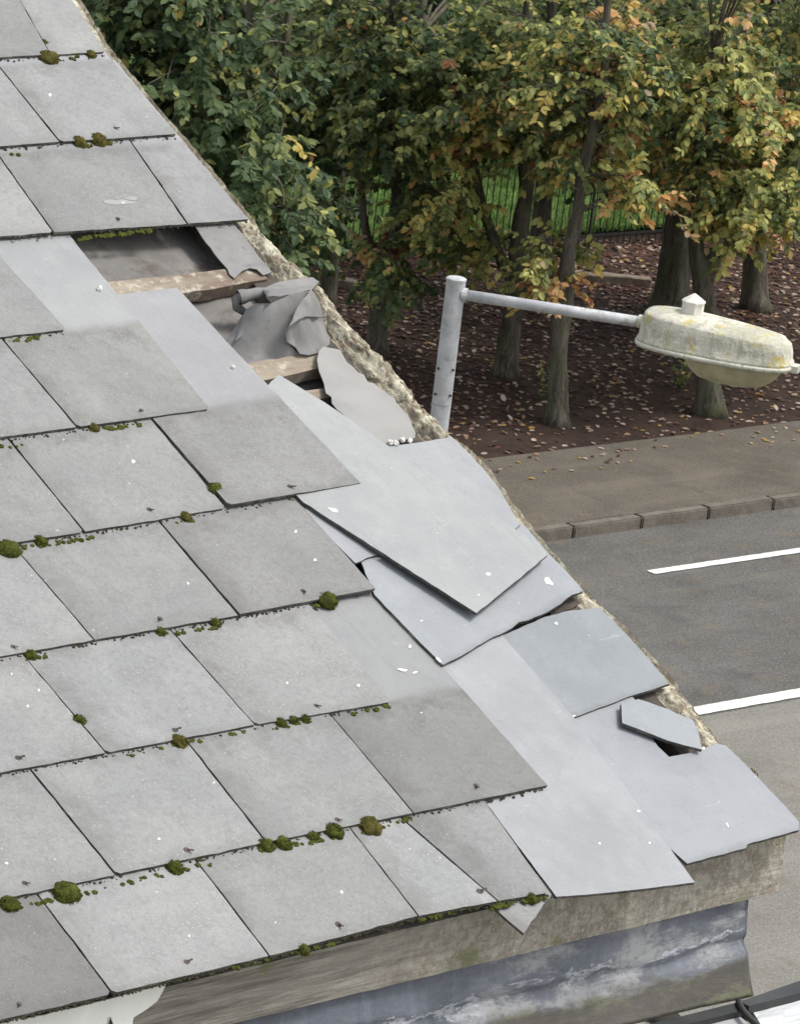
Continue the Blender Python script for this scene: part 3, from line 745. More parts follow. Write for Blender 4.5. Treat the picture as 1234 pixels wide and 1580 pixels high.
zbf = lambda x: fl.y + (fr.y - fl.y) * (x - fl.x) / (fr.x - fl.x) + .0012 * noise.noise(Vector((x * 20, 0, 0)))
xcut = W2(880, 1400).x; xs = list(np.arange(x0f, xe, .02)) + [xe]
strip('fascia_board', xs, zbf, lambda x: -.004 - .020 * min(1, max(0, (xcut - x) / .06)), -.022, lambda x, z: 0.0, FASCIA, 10, .0022, 22, endrough=.006)
# lead apron below the fascia
lc = W2(1166, 1390, -.012)
lb = W2(1142, 1543, .03); lb.x = W2(1160, 1440, .0).x - .012; lb0 = W2(1000, 1573, .03)
zbl = lambda x: lb.y + (lb0.y - lb.y) * (x - lb.x) / (lb0.x - lb.x)
xs = list(np.arange(x0f, lb.x, .012)) + [lb.x]
def lead_y(x, z):
    f = (zbf(x) - z) / max(.01, zbf(x) - zbl(x))
    r = .006 * noise.noise(Vector((x * 5, z * 14, 0)))
    return -.014 + .046 * min(1, max(0, f)) ** 1.6 + r - .010 * math.exp(-((f - .52 - .1 * noise.noise(Vector((x * 6, 0, 3)))) / .07) ** 2)
strip('lead_flashing', xs, zbl, lambda x: zbf(x) + .004, -.05, lead_y, LEAD, 26, .0015, 30, smooth=True)
# rounded lead return at the corner
V = []; Fc = []; nz = 26; na = 8
for j in range(nz + 1):
    f = j / nz; zt_ = zbf(lb.x) + .004; zb_ = zbl(lb.x); z = zb_ + (zt_ - zb_) * f
    y = lead_y(lb.x, z); wdt = .012 + .014 * f ** 1.5
    for i in range(na + 1):
        a = pi / 2 * i / na
        V.append((lb.x + wdt * sin(a), y - .03 * (1 - cos(a)) - (0 if i < na else .06), z))
for j in range(nz):
    for i in range(na):
        a = j * (na + 1) + i; Fc.append((a, a + 1, a + na + 2, a + na + 1))
mk('lead_corner', V, Fc, LEAD, M=MW, parent=house, smooth=True)
# walls and back slope
zw = zbl(0) - .0
Eh = -(MWi @ Vector((0, 0, 0))).z
zg = (MWi @ hb).z
xw0, xw1 = x0f - 3, lb.x + .0
b = MB(); b.box((xw0, -8.3, zg), (xw1, -.052, zbl(xw1) - .12))
b.add([(xw1, -.06, zbl(xw1) - .12), (xw1, -8.3, zbl(xw1) - .12), (xw1, -4.2, 4.1 * math.tan(RP) - .12)], [(0, 1, 2)])
b.build('wall', RENDER, M=MW, parent=house)
mk('back_slope', [(uL - 1.5, V10 + 4.4, -.10), (uV, V10 + 4.4, -.10)] + [tuple(MRi @ (MW @ Vector((x, -8.6, (V10 + 4.4 - V10) * sin(RP) - 4.5 * math.tan(RP) )))) for x in (xw1, xw0)], [(0, 1, 2, 3)], FELT, M=MR, parent=house)

# white plastic scrap on the fascia, bottom left
def wallplate(name, pts, y, t, mats, parent=house, jit=.001, **k):
    Q = [W2(p[0], p[1], y) for p in pts]
    P = sub_edge(Q, .015, jit, 3.3); n = len(P)
    bm = bmesh.new(); A = [bm.verts.new((p.x, y, p.y)) for p in P]; Bv = [bm.verts.new((p.x, y - t, p.y)) for p in P]
    f = bm.faces.new(A); g_ = bm.faces.new(Bv[::-1])
    for i in range(n): bm.faces.new((A[i], Bv[i], Bv[(i+1) % n], A[(i+1) % n]))
    bmesh.ops.triangulate(bm, faces=[f, g_]); bmesh.ops.recalc_face_normals(bm, faces=bm.faces[:]); bm.verts.index_update()
    V = [tuple(v.co) for v in bm.verts]; Fc = [tuple(v.index for v in q.verts) for q in bm.faces]; bm.free()
    return mk(name, V, Fc, mats, M=MW, parent=parent, **k)
wallplate('plastic_trim', [(-200,1625),(43,1572),(120,1555),(256,1519),(253,1527),(243,1545),(228,1557),(206,1571),(203,1590),(190,1620),(178,1625),(176,1583),(171,1569),(166,1571),(160,1600),(150,1640),(-200,1740)], .012, .003, PVC, label='broken end of white plastic trim under the bottom left slates')
wallplate('plastic_trim', [(12,1580),(20,1574),(34,1571),(36,1574),(22,1579)], .016, .004, PVC)

# lean-to below: pale translucent sheets held by dark bars
LO = MW @ Vector((lb.x, .02, lb.y - .004)); lt = rad(9)
lv = (rd * cos(lt) + Vector((0, 0, sin(lt)))); ln = ru.cross(lv)
ML = Matrix((ru, lv, ln)).transposed().to_4x4(); ML.translation = LO; MLi = ML.inverted()
def L2(px, py, h=0.0):
    p = MLi @ hit(px, py, LO + ln * h, ln); return Vector((p.x, p.y))
def lplate(name, pts, z1, t, mat, **k):
    Q = [L2(p[0], p[1], z1) for p in pts]
    return slab(name, Q, lambda p: z1, t, lean, [mat, mat], M=ML, jit=.0003, **k)
GLASSY = NT('streaked_polycarbonate'); _v = GLASSY.coord(rnd=False)
_a = GLASSY.noise(_v, 9, 5, .65, 1.0, (.6, 3, 1)); _c = GLASSY.mix(GLASSY.step(_a, .38, .62), (.60, .62, .63), (.38, .40, .40))
GLASSY = GLASSY.fin(_c, .3, .5)
GREYP = simple('grey_panel', (.26, .26, .265), (.36, .36, .365), 8, .5, .2, rnd=False)
lean = empty('lean_to', Matrix.Translation(Vector((LO.x, LO.y, 0))) @ Matrix.Rotation(AZ, 4, 'Z'), label='low lean-to roof of pale streaked sheet and dark bars in the bottom right corner', cat='lean-to')
lplate('roof_sheet', [(1152,1546),(1300,1506),(1420,1700),(1270,1740)], -.004, .005, GLASSY)
lplate('grey_sheet', [(700,1660),(900,1612),(1020,1582),(1124,1556),(1150,1576),(1300,1760),(900,1800),(600,1800)], -.004, .005, GREYP)
lplate('dark_bar', [(1140,1546),(1236,1513),(1330,1483),(1335,1500),(1236,1532),(1156,1553)], .012, .03, BLACK)
lplate('dark_bar', [(600,1690),(900,1612),(1000,1581),(1139,1547),(1146,1560),(1120,1566),(1000,1596),(900,1625),(620,1705)], .008, .03, BLACK)
b = MB(); P = []
for i in range(10):
    f = i / 9; px = 1139 + 60 * f ** 1.5; py = 1545 + 62 * f; q = L2(px, py, .012); P.append(Vector((q.x, q.y, .012)))
b.tube(P, .0055, 8); b.build('rubber_seal', BLACK, M=ML, parent=lean, smooth=True)
# lean-to walls to the ground so that it stands
b = MB(); b.box((-2.0, -1.5, -.6), (-.02, -.10, -.06)); 
lw = MB(); z0 = -LO.z + .0
ML0 = Matrix((ru, rd, Vector((0, 0, 1)))).transposed().to_4x4(); ML0.translation = Vector((LO.x, LO.y, 0))
mk('lean_to_wall', *(lambda b: (b.v, b.f))(MB().box((-3.0, -1.1, 0), (.3, -.04, LO.z - .22))), RENDER, M=ML0, parent=lean)

# ---- moss
def cushion(r, seed, flat=.62, elong=1.0, sub=3):
    bm = bmesh.new(); bmesh.ops.create_icosphere(bm, subdivisions=sub, radius=1)
    for v in bm.verts:
        p = v.co.copy(); k = 1 + .30 * noise.noise(p * 1.7 + Vector((seed, 0, 0))) + .2 * noise.noise(p * 4 + Vector((0, seed, 0))) + random.uniform(-.05, .07)
        v.co = Vector((p.x * r * k * elong, p.y * r * k, max(-.25, p.z) * r * k * flat * 1.35))
    V = [tuple(v.co) for v in bm.verts]; bm.verts.index_update(); Fc = [tuple(v.index for v in f.verts) for f in bm.faces]; bm.free()
    # short shoots
    b = MB(); b.add(V, Fc)
    for _ in range(int(260 * (r / .012))):
        z = random.uniform(.0, 1); a = random.uniform(0, 2 * pi); s = math.sqrt(1 - z * z); d = Vector((s * cos(a), s * sin(a), z))
        p = Vector((d.x * r * elong, d.y * r, d.z * r * flat * 1.3)) * .95; L = random.uniform(.002, .0048); w = .0007
        t_ = d.orthogonal().normalized(); e = (d + Vector((random.gauss(0, .35), random.gauss(0, .35), random.gauss(0, .35)))).normalized()
        b.add([p - t_ * w, p + t_ * w, p + e * L], [(0, 1, 2)])
    return b
S0 = 900.0
MO = [ # px, py, radius px, label, brown?
 (76,89,17,'big olive moss cushion below the topmost slate course, near the top left corner',1),
 (68,66,7,'tiny dark moss knob on the joint between the topmost slates',1),
 (140,84,9,'dark flat moss tuft at the right end of the topmost slate edge',1),
 (122,219,13,'left moss cushion of the pair under the second slate course from the top',1),
 (152,216,15,'right moss cushion of the pair under the second slate course from the top',1),
 (332,757,15,'olive moss lump in the wide joint left of the dark speckled slate',0),
 (505,927,16,'bright green moss cushion under the slate edge in the middle of the roof',0),
 (13,848,18,'big round moss cushion at the left frame edge, middle height',0),
 (62,836,11,'small moss ball just right of the big one at the left frame edge',0),
 (47,1012,9,'small moss tuft alone under the slate course a little below the big left-edge cushion',0),
 (122,1113,11,'oval moss lump sitting in a slanting slate joint at the lower left',0),
 (276,1145,13,'lone round moss cushion on a slate joint, left of the three tufts in a row',1),
 (433,1117,9,'leftmost of three small moss tufts in a tight row at mid roof',0),
 (452,1113,8,'middle one of three small moss tufts in a tight row at mid roof',0),
 (470,1111,8,'rightmost of three small moss tufts in a tight row at mid roof',0),
 (103,1380,19,'largest bright green moss cushion, lower left above the bottom slate course',0),
 (270,1340,13,'round moss cushion above the second slate of the bottom course',0),
 (410,1306,13,'left of two touching moss cushions above the bottom course',0),
 (437,1303,13,'right of two touching moss cushions above the bottom course',0),
 (515,1284,15,'green moss cushion under a small rivet, left of the brown round one',0),
 (571,1276,17,'brown-green round moss ball, biggest in the lower middle',1),
 (15,1397,14,'moss clump at the left frame edge above the dark crusted slate',0),
 (286,799,10,'moss tuft under the slate edge left of the wide joint lump',1),
 (145,661,9,'dark moss tuft at the slate corner in the upper left',1),
 (482,1292,9,'small moss tuft between the touching pair and the cushion by the rivet',0),
 (332,962,9,'right hand tuft of the small ones under the middle left course edge',0),
 (247,975,8,'left hand tuft of the small ones under the middle left course edge',0),
 (468,1467,9,'yellowish moss tuft under the bottom slate edge against the fascia',0),
 (820,1388,9,'moss tuft over the pale triangular slate corner at the eaves',0),
]
for i, (px, py, rp, lab, br_) in enumerate(MO):
    r = rp / S0 * .98; h = .011; q = R2(px, py - rp * .05, h + r * .2)
    el = 1.0
    b = cushion(r, i * 3.7, .6 if rp > 10 else .7, 1.0 if rp < 14 else 1.06)
    Mx = MR @ Matrix.Translation((q.x, q.y, h)) @ Matrix.Rotation(random.uniform(-.5, .5), 4, 'Z')
    mk('moss_cushion', b.v, b.f, MOSSB if br_ else MOSS, M=Mx, smooth=True, recenter=False, label=lab, cat='moss', group='moss cushions growing along the slate edges')
# fine moss, and dark grime doubling as painted shadow lines, along course edges (nobody could count them)
b = MB(); g_ = MB()
def strip_moss(p0, p1, n, rmin, rmax, bb, h=.006):
    for i in range(int(n * (.62 if bb is b else 1))):
        f = random.random()
        if bb is b: f = min(1, max(0, (math.floor(f * 4) + .5 + random.gauss(0, .22)) / 4))
        px = p0[0] + (p1[0]-p0[0]) * f; py = p0[1] + (p1[1]-p0[1]) * f + random.uniform(2, 7)
        r = random.uniform(rmin, rmax) / S0; q = R2(px, py, h)
        bm = bmesh.new(); bmesh.ops.create_icosphere(bm, subdivisions=1, radius=1); bm.verts.index_update()
        s_ = random.random() * 50
        bb.add([(q.x + v.co.x * r * random.uniform(.8, 1.4), q.y + v.co.y * r * random.uniform(.8, 1.2), h + v.co.z * r * .6 * random.uniform(.8, 1.2)) for v in bm.verts], [tuple(v.index for v in f_.verts) for f_ in bm.faces]); bm.free()
for p0, p1, n in [((118,364),(240,351),110),((20,522),(62,517),24),((136,660),(222,652),50),((60,838),(150,824),30),((240,977),(345,961),40),((395,1310),(545,1284),70),
                  ((555,1282),(640,1258),50),((0,1400),(120,1378),40),((0,237),(30,234),6),((545,1097),(603,1085),24),((757,1397),(848,1380),44),((420,1120),(485,1108),20),((0,842),(60,838),14),
                  ((105,1382),(150,1370),14),((150,1368),(260,1344),18),((262,1344),(330,1328),16),((60,89),(150,82),26),((112,222),(176,214),26),((245,1150),(300,1140),10),((480,930),(530,922),18),((35,1015),(75,1008),10),((270,803),(300,797),10),((640,1418),(700,1404),20),((360,1490),(520,1450),30),((0,686),(40,680),8),((300,1140),(390,1122),10),((180,1165),(240,1152),8)]:
    strip_moss(p0, p1, n, 1.8, 5.0, b, .0125)
b.build('moss_strip', MOSS, M=MR, parent=house, kind='stuff')
for r, cs in ROWS.items():
    q = [(c[0], c[1]) for c in cs]; sl = (q[-1][1] - q[0][1]) / max(1, q[-1][0] - q[0][0]) if len(q) > 1 else -.1165
    pts = [(0, q[0][1] - sl * q[0][0])] + q
    for a, c in zip(pts, pts[1:]):
        strip_moss(a, c, int(math.hypot(c[0]-a[0], c[1]-a[1]) / (5 if r != 10 else 2)), .8, 2.6, g_, .0125)
    for c in cs[:-1] if r not in (4,) else []:
        strip_moss((c[0]+1, c[1]-6), (c[2]+1, c[3]-5), 16, .7, 1.8, g_, .010)
g_.build('joint_grime_shade', GRIME_SHADE, M=MR, parent=house, kind='stuff')
# white crumbs at the head of the felt flap
for i, (px, py, r) in enumerate([(590,687,5),(603,681,6),(612,682,6),(622,677,6),(633,678,6),(155,441,6),(362,563,4.5),(990,1080,4.5),(976,1092,4.5)]):
    q = R2(px, py, .018); bm = bmesh.new(); bmesh.ops.create_icosphere(bm, subdivisions=2, radius=r / 1250)
    for v in bm.verts: v.co *= 1 + .6 * noise.noise(v.co * 260 + Vector((i, 0, 0)))
    me = bpy.data.meshes.new('pebble'); bm.to_mesh(me); bm.free(); me.materials.append(PALE)
    o = inst('pebble', me, MR @ Matrix.Translation((q.x, q.y, .0155 if i < 5 else .013)))
    if i < 5: tag(o, ['leftmost, lowest white crumb of the row by the felt flap', 'second white crumb from the left in the row by the felt flap', 'middle white crumb of the row by the felt flap', 'fourth white crumb from the left in the row by the felt flap', 'rightmost white crumb of the row by the felt flap'][i], 'crumb', 'white crumbs in a row by the felt flap')
    else: tag(o, ['white crumb at the left end of the exposed batten', 'tiny pale crumb on the slate edge beside the short batten', 'white crumb at the upper end of the broken slate strip', 'white crumb left of the broken slate strip'][i-5], 'crumb')

# ================================================================== STREET LAMP
YL = 18.3
LT = atY(704, 430, YL); SL = 7000 / (LT - CAM).length
POLE = simple('galvanised_pole', (.50, .51, .52), (.38, .39, .40), 12, .55, .2, spec=.35, c3=(.29, .29, .27), s3=22)
lamp = empty('street_lamp', Matrix.Translation(Vector((LT.x, LT.y, .12))), label='pale grey street lamp with a lichen-covered lantern on its side arm', cat='street lamp')
MLmp = Matrix.Translation(Vector((LT.x, LT.y, 0)))
rt = .0405
jz = atY(680, 622, YL).z; ztop = LT.z
def lathe(b, prof, n=24):
    return b.rings([[(r * cos(2*pi*i/n), r * sin(2*pi*i/n), z) for i in range(n)] for r, z in prof])
b = MB(); lathe(b, [(rt, jz), (rt, ztop - .006), (rt + .002, ztop - .006), (rt + .002, ztop + .002), (rt - .004, ztop + .006), (.004, ztop + .009)]); b.build('pole_top', POLE, M=MLmp, parent=lamp, smooth=False)
b = MB(); lathe(b, [(.085, .12), (.085, 1.3), (.05, 1.45), (.040, jz - .004), (.036, jz - .003), (.036, jz)]); b.build('pole', POLE, M=MLmp, parent=lamp)
for zz in (atY(672, 565, YL).z, atY(672, 605, YL).z):
    for a in (-.75, -2.35):
        b = MB(); b.tube([(0, 0, 0), (0.009, 0, 0)], .006, 6)
        mk('screw', b.v, b.f, BRONZE, M=MLmp @ Matrix.Translation((cos(a) * (rt - .002), sin(a) * (rt - .002), zz)) @ Matrix.Rotation(a, 4, 'Z'), parent=lamp, recenter=False)
a0 = atY(712, 454, YL - .01); a1 = atY(990, 497, YL - .10)
b = MB(); b.tube([a0, a0.lerp(a1, .5), a1], .0235, 16); b.build('arm', POLE, parent=lamp, smooth=True)
b = MB(); b.tube([a0, a0.lerp(a1, .03)], .029, 14); b.build('arm_collar', POLE, parent=lamp)
# lantern in its own frame
l0 = atY(984, 520, YL - .10); l1 = atY(1222, 566, YL - .28)
lx = (l1 - l0); LL = lx.length; lx.normalize(); ly = Vector((0, 0, 1)).cross(lx).normalized(); lz = lx.cross(ly)
MLn = Matrix((lx, ly, lz)).transposed().to_4x4(); MLn.translation = (l0 + l1) / 2
print('lantern length', LL, 'scale', SL, 'pole height', ztop)
def lant_mat():
    t = NT('lichened_lantern'); v = t.coord(rnd=False)
    a = t.noise(v, 9, 5, .65, .4); b_ = t.noise(v, 22, 5, .7); d = t.noise(v, 70, 3, .7); vs = t.noise(v, 28, 4, .6, 0, (1.5, 1, .25))
    c = t.mix(t.step(a, .38, .62), (.58, .56, .47), (.40, .39, .33))
    c = t.mix(t.step(vs, .45, .7, 0, .5), c, (.27, .28, .20))
    c = t.mix(t.step(b_, .50, .64, 0, .8), c, (.66, .64, .52))
    c = t.mix(t.step(t.noise(v, 15, 6, .75, .3), .55, .63, 0, .85), c, (.46, .38, .11)); c = t.mix(t.step(t.noise(v, 11, 5, .7), .56, .66, 0, .7), c, (.30, .31, .20))
    c = t.mix(t.step(d, .56, .72, 0, .6), c, (.20, .20, .12))
    t.bump(t.m('ADD', b_, t.m('MULTIPLY', d, .7)), .9, .006); return t.fin(c, .9, .2)
LANT = lant_mat()
RIM = simple('lantern_rim', (.60, .60, .52), (.46, .46, .38), 20, .5, .2, c3=(.25, .25, .18), s3=60)
hl = LL / 2
def ring(a, bb, z, n=48, e=2.7, cx0=0.0, taper=0.0):
    o = []
    for i in range(n):
        w = 2 * pi * i / n; c, s_ = cos(w), sin(w)
        x = a * math.copysign(abs(c) ** (2 / e), c); y = bb * math.copysign(abs(s_) ** (2 / e), s_)
        y *= 1 - taper * (x / a)
        o.append((cx0 + x, y, z))
    return o
b = MB()
rg = [ring(hl*1.0, .155, .004), ring(hl*1.0, .155, .016), ring(hl*.975, .145, .022, e=3.0), ring(hl*.968, .143, .060, e=3.2), ring(hl*.940, .136, .108, e=3.0), ring(hl*.930, .133, .113, e=3.0), ring(hl*.90, .124, .119, e=2.9), ring(hl*.80, .100, .128, e=2.7), ring(hl*.5, .06, .140), ring(hl*.15, .02, .142)]
# the far end tapers lower than the arm end
rg = [[(x, y, z if z < .03 else .02 + (z - .02) * (.98 - .17 * (x / hl) - (.10 if x > hl * .8 else 0))) for x, y, z in r] for r in rg]
b.rings(rg); b.build('canopy', LANT, M=MLn, parent=lamp, smooth=True)
b = MB(); b.rings([ring(hl*.99, .15, -.016), ring(hl*1.012, .162, -.012), ring(hl*1.018, .165, -.004), ring(hl*1.012, .162, .004), ring(hl*.99, .15, .006)]); b.build('rim', RIM, M=MLn, parent=lamp, smooth=True)
BOWL = NT('yellowed_bowl'); _v = BOWL.coord(rnd=False); _c = BOWL.mix(BOWL.step(BOWL.noise(_v, 12, 4, .6), .35, .65), (.44, .42, .27), (.33, .31, .19))
BOWL.p.inputs['Subsurface Weight'].default_value = .25; BOWL.p.inputs['Subsurface Radius'].default_value = (.05, .05, .03); BOWL = BOWL.fin(_c, .35, .5)
b = MB(); co = .082
b.rings([ring(hl*.66, .132, -.014, cx0=co), ring(hl*.63, .126, -.034, cx0=co), ring(hl*.54, .112, -.072, cx0=co), ring(hl*.43, .090, -.100, cx0=co), ring(hl*.29, .06, -.112, cx0=co), ring(hl*.1, .02, -.116, cx0=co)][::-1]); b.build('bowl', BOWL, M=MLn, parent=lamp, smooth=True)
cp = MLn.inverted() @ hit(1067, 487, (MLn @ Vector((0, 0, .15))), ly)
b = MB(); n = 8
b.rings([[(cp.x + r * cos(2*pi*(i+.5)/n), r * sin(2*pi*(i+.5)/n), z) for i in range(n)] for r, z in ((.046, .138), (.046, .188), (.050, .189), (.050, .196), (.005, .226))]); b.build('photocell', simple('photocell_plastic', (.72, .70, .64), (.60, .58, .52), 30, .5, .2), M=MLn, parent=lamp)
b = MB(); b.box((hl * .99, -.03, -.018), (hl + .03, .03, .010)); b.build('latch', RIM, M=MLn, parent=lamp)
b = MB(); b.tube([(-hl - .008, 0, .068), (-hl * .8, 0, .065)], .028, 14); b.build('spigot', RIM, M=MLn, parent=lamp)

# ================================================================== RAILINGS
IRON = simple('black_iron', (.012, .014, .013), (.02, .022, .02), 20, .5, .1)
fence = empty('railings', MF @ Matrix.Translation((0, 0, .2)), label='black iron bar railings between the trees and the green lawn', cat='fence')
bm_ = MB(); bm_.tube([(0, 0, 0), (0, 0, 1.16)], .0085, 6); barme = bpy.data.meshes.new('bar'); barme.from_pydata(bm_.v, [], bm_.f); barme.materials.append(IRON)
for i in range(-150, 100):
    inst('bar', barme, MF @ Matrix.Translation((i * .105, 0, .12)), fence)
for zz in (.22, 1.16):
    mk('rail', *(lambda b: (b.v, b.f))(MB().box((-16, -.006, zz), (18, .006, zz + .035))), IRON, M=MF, parent=fence)
for i in range(-6, 7):
    mk('post', *(lambda b: (b.v, b.f))(MB().box((i * 2.52 + .04, -.015, -.05), (i * 2.52 + .065, .015, 1.22))), IRON, M=MF, parent=fence)
# low concrete edging pieces in the litter
for (x0, y0, x1, y1), lab in [((880,428,1003,438), 'pale weathered timber edging lying in the leaf litter left of the dark trunk'), ((515,437,560,444), 'short grey timber edging in the litter behind the left tree')]:
    p, q = ground(x0, y0, .15), ground(x1, y1, .15); d = (q - p); L = d.length; d.normalize()
    Mx = Matrix((d, Vector((-d.y, d.x, 0)), Vector((0, 0, 1)))).transposed().to_4x4(); Mx.translation = p
    bm = bmesh.new(); bmesh.ops.create_cube(bm, size=1)
    for v in bm.verts: v.co = Vector(((v.co.x + .5) * L, v.co.y * .16, v.co.z * .16))
    bmesh.ops.subdivide_edges(bm, edges=[e for e in bm.edges if abs((e.verts[0].co - e.verts[1].co).x) > .1], cuts=9)
    bmesh.ops.bevel(bm, geom=bm.edges[:], offset=.012, segments=1, affect='EDGES')
    for v in bm.verts: v.co += Vector((0, 1, 1)) * .012 * noise.noise(v.co * 5)
    V = [tuple(v.co) for v in bm.verts]; bm.verts.index_update(); Fc = [tuple(v.index for v in f.verts) for f in bm.faces]; bm.free()
    mk('timber_edging', V, Fc, simple('grey_timber', (.22, .18, .14), (.14, .11, .085), 9, .9, .5), M=Mx, label=lab, cat='edging')

# ================================================================== LEAVES, TREES
def bark_material():
    t = NT('bark'); v = t.coord(rnd=False)
    a = t.noise(v, 14, 6, .7, .6, (1, 1, .22)); b_ = t.noise(v, 4, 4, .6); f = t.noise(v, 60, 4, .7, 0, (1, 1, .4))
    c = t.mix(t.step(a, .36, .64), (.055, .047, .035), (.14, .125, .10))
    c = t.mix(t.step(b_, .48, .66, 0, .6), c, (.085, .10, .045))
    c = t.mix(t.step(f, .5, .72, 0, .5), c, (.20, .185, .155))
    t.bump(t.m('ADD', a, t.m('MULTIPLY', f, .5)), 1, .02); return t.fin(c, .95, .1)
BARK = bark_material()
def leafmat(name, c, c2):
    t = NT(name); v = t.coord(rnd=False); a = t.noise(v, 2.5, 3, .6); f = t.noise(v, 35, 3, .6)
    k = t.mix(t.step(a, .35, .65), c, c2); k = t.mix(t.step(f, .45, .7, 0, .4), k, tuple(x * .7 for x in c))
    t.val(k, t.p.inputs['Base Color']); t.p.inputs['Roughness'].default_value = .55; t.p.inputs['Specular IOR Level'].default_value = .35
    tr = t.n('ShaderNodeBsdfTranslucent'); t.l(k, tr.inputs[0]); mx = t.n('ShaderNodeMixShader'); mx.inputs[0].default_value = .42
    t.l(t.p.outputs[0], mx.inputs[1]); t.l(tr.outputs[0], mx.inputs[2]); t.l(mx.outputs[0], t.out.inputs[0]); return t.mat
LM = [leafmat('leaf_deep_green', (.060, .100, .044), (.082, .132, .052)),      # 0
      leafmat('leaf_dark_green', (.095, .138, .052), (.12, .17, .06)),       # 1
      leafmat('leaf_olive', (.21, .245, .08), (.265, .295, .095)),              # 2
      leafmat('leaf_yellow_green', (.44, .45, .14), (.55, .54, .18)),           # 3
      leafmat('leaf_yellow', (.58, .47, .13), (.66, .53, .17)),                  # 4
      leafmat('leaf_orange', (.74, .40, .15), (.78, .50, .24)),                  # 5
      leafmat('leaf_rust', (.25, .11, .045), (.32, .15, .06)),                   # 6
      leafmat('leaf_pale', (.58, .44, .28), (.62, .50, .36))]                    # 7
LITTER = [leafmat('litter_dark', (.070, .040, .030), (.10, .056, .040)), leafmat('litter_red', (.135, .062, .042), (.18, .085, .055)),
          leafmat('litter_tan', (.40, .27, .18), (.46, .33, .24)), leafmat('litter_pale', (.56, .44, .35), (.62, .51, .42)), leafmat('litter_gold', (.44, .28, .07), (.5, .33, .09))]
# leaf outline: 0 base, 1 left, 2 right, 3 tip, 4 mid, 5/6 upper sides -> six triangles, folded along the midrib
LV = np.array([(0,0,0), (-.25,.28,.06), (.25,.28,.06), (-.25,.68,.05), (.25,.68,.05), (0,1,-.04), (0,.5,0.0)])
LF = np.array([(0,6,1), (0,2,6), (1,6,3), (2,4,6), (3,6,5), (4,5,6)])
def leaf_cloud(pos, dirs, nrm, size, wid=1.0):
    """pos (N,3), dirs (leaf axis), nrm (approx up normal) -> verts (N*7,3), faces"""
    d = dirs / np.linalg.norm(dirs, axis=1, keepdims=True)
    s = np.cross(d, nrm); s /= np.linalg.norm(s, axis=1, keepdims=True) + 1e-9; n = np.cross(s, d)
    k = size[:, None, None]
    V = pos[:, None, :] + k * (LV[None, :, 0:1] * s[:, None, :] * wid + LV[None, :, 1:2] * d[:, None, :] + LV[None, :, 2:3] * n[:, None, :])
    Fc = LF[None] + 7 * np.arange(len(pos))[:, None, None]
    return V.reshape(-1, 3), Fc.reshape(-1, 3)
def fast_mesh(name, V, Fc, mats, midx, M=None, parent=None, **k):
    me = bpy.data.meshes.new(name); me.vertices.add(len(V)); me.vertices.foreach_set('co', np.asarray(V, dtype=np.float32).ravel())
    nf = len(Fc); me.loops.add(nf * 3); me.loops.foreach_set('vertex_index', np.asarray(Fc, dtype=np.int32).ravel())
    me.polygons.add(nf); me.polygons.foreach_set('loop_start', np.arange(0, nf * 3, 3, dtype=np.int32)); me.polygons.foreach_set('loop_total', np.full(nf, 3, dtype=np.int32))
    for m_ in mats: me.materials.append(m_)
    me.polygons.foreach_set('material_index', np.asarray(midx, dtype=np.int32)); me.update(calc_edges=True); me.validate()
    o = bpy.data.objects.new(name, me); col.objects.link(o); setw(o, M or Matrix.Identity(4), parent); return tag(o, **k)
leaf_me = []
for i, m_ in enumerate(LM):
    me = bpy.data.meshes.new('leaf'); me.from_pydata(LV.tolist(), [], LF.tolist()); me.materials.append(m_); leaf_me.append(me)

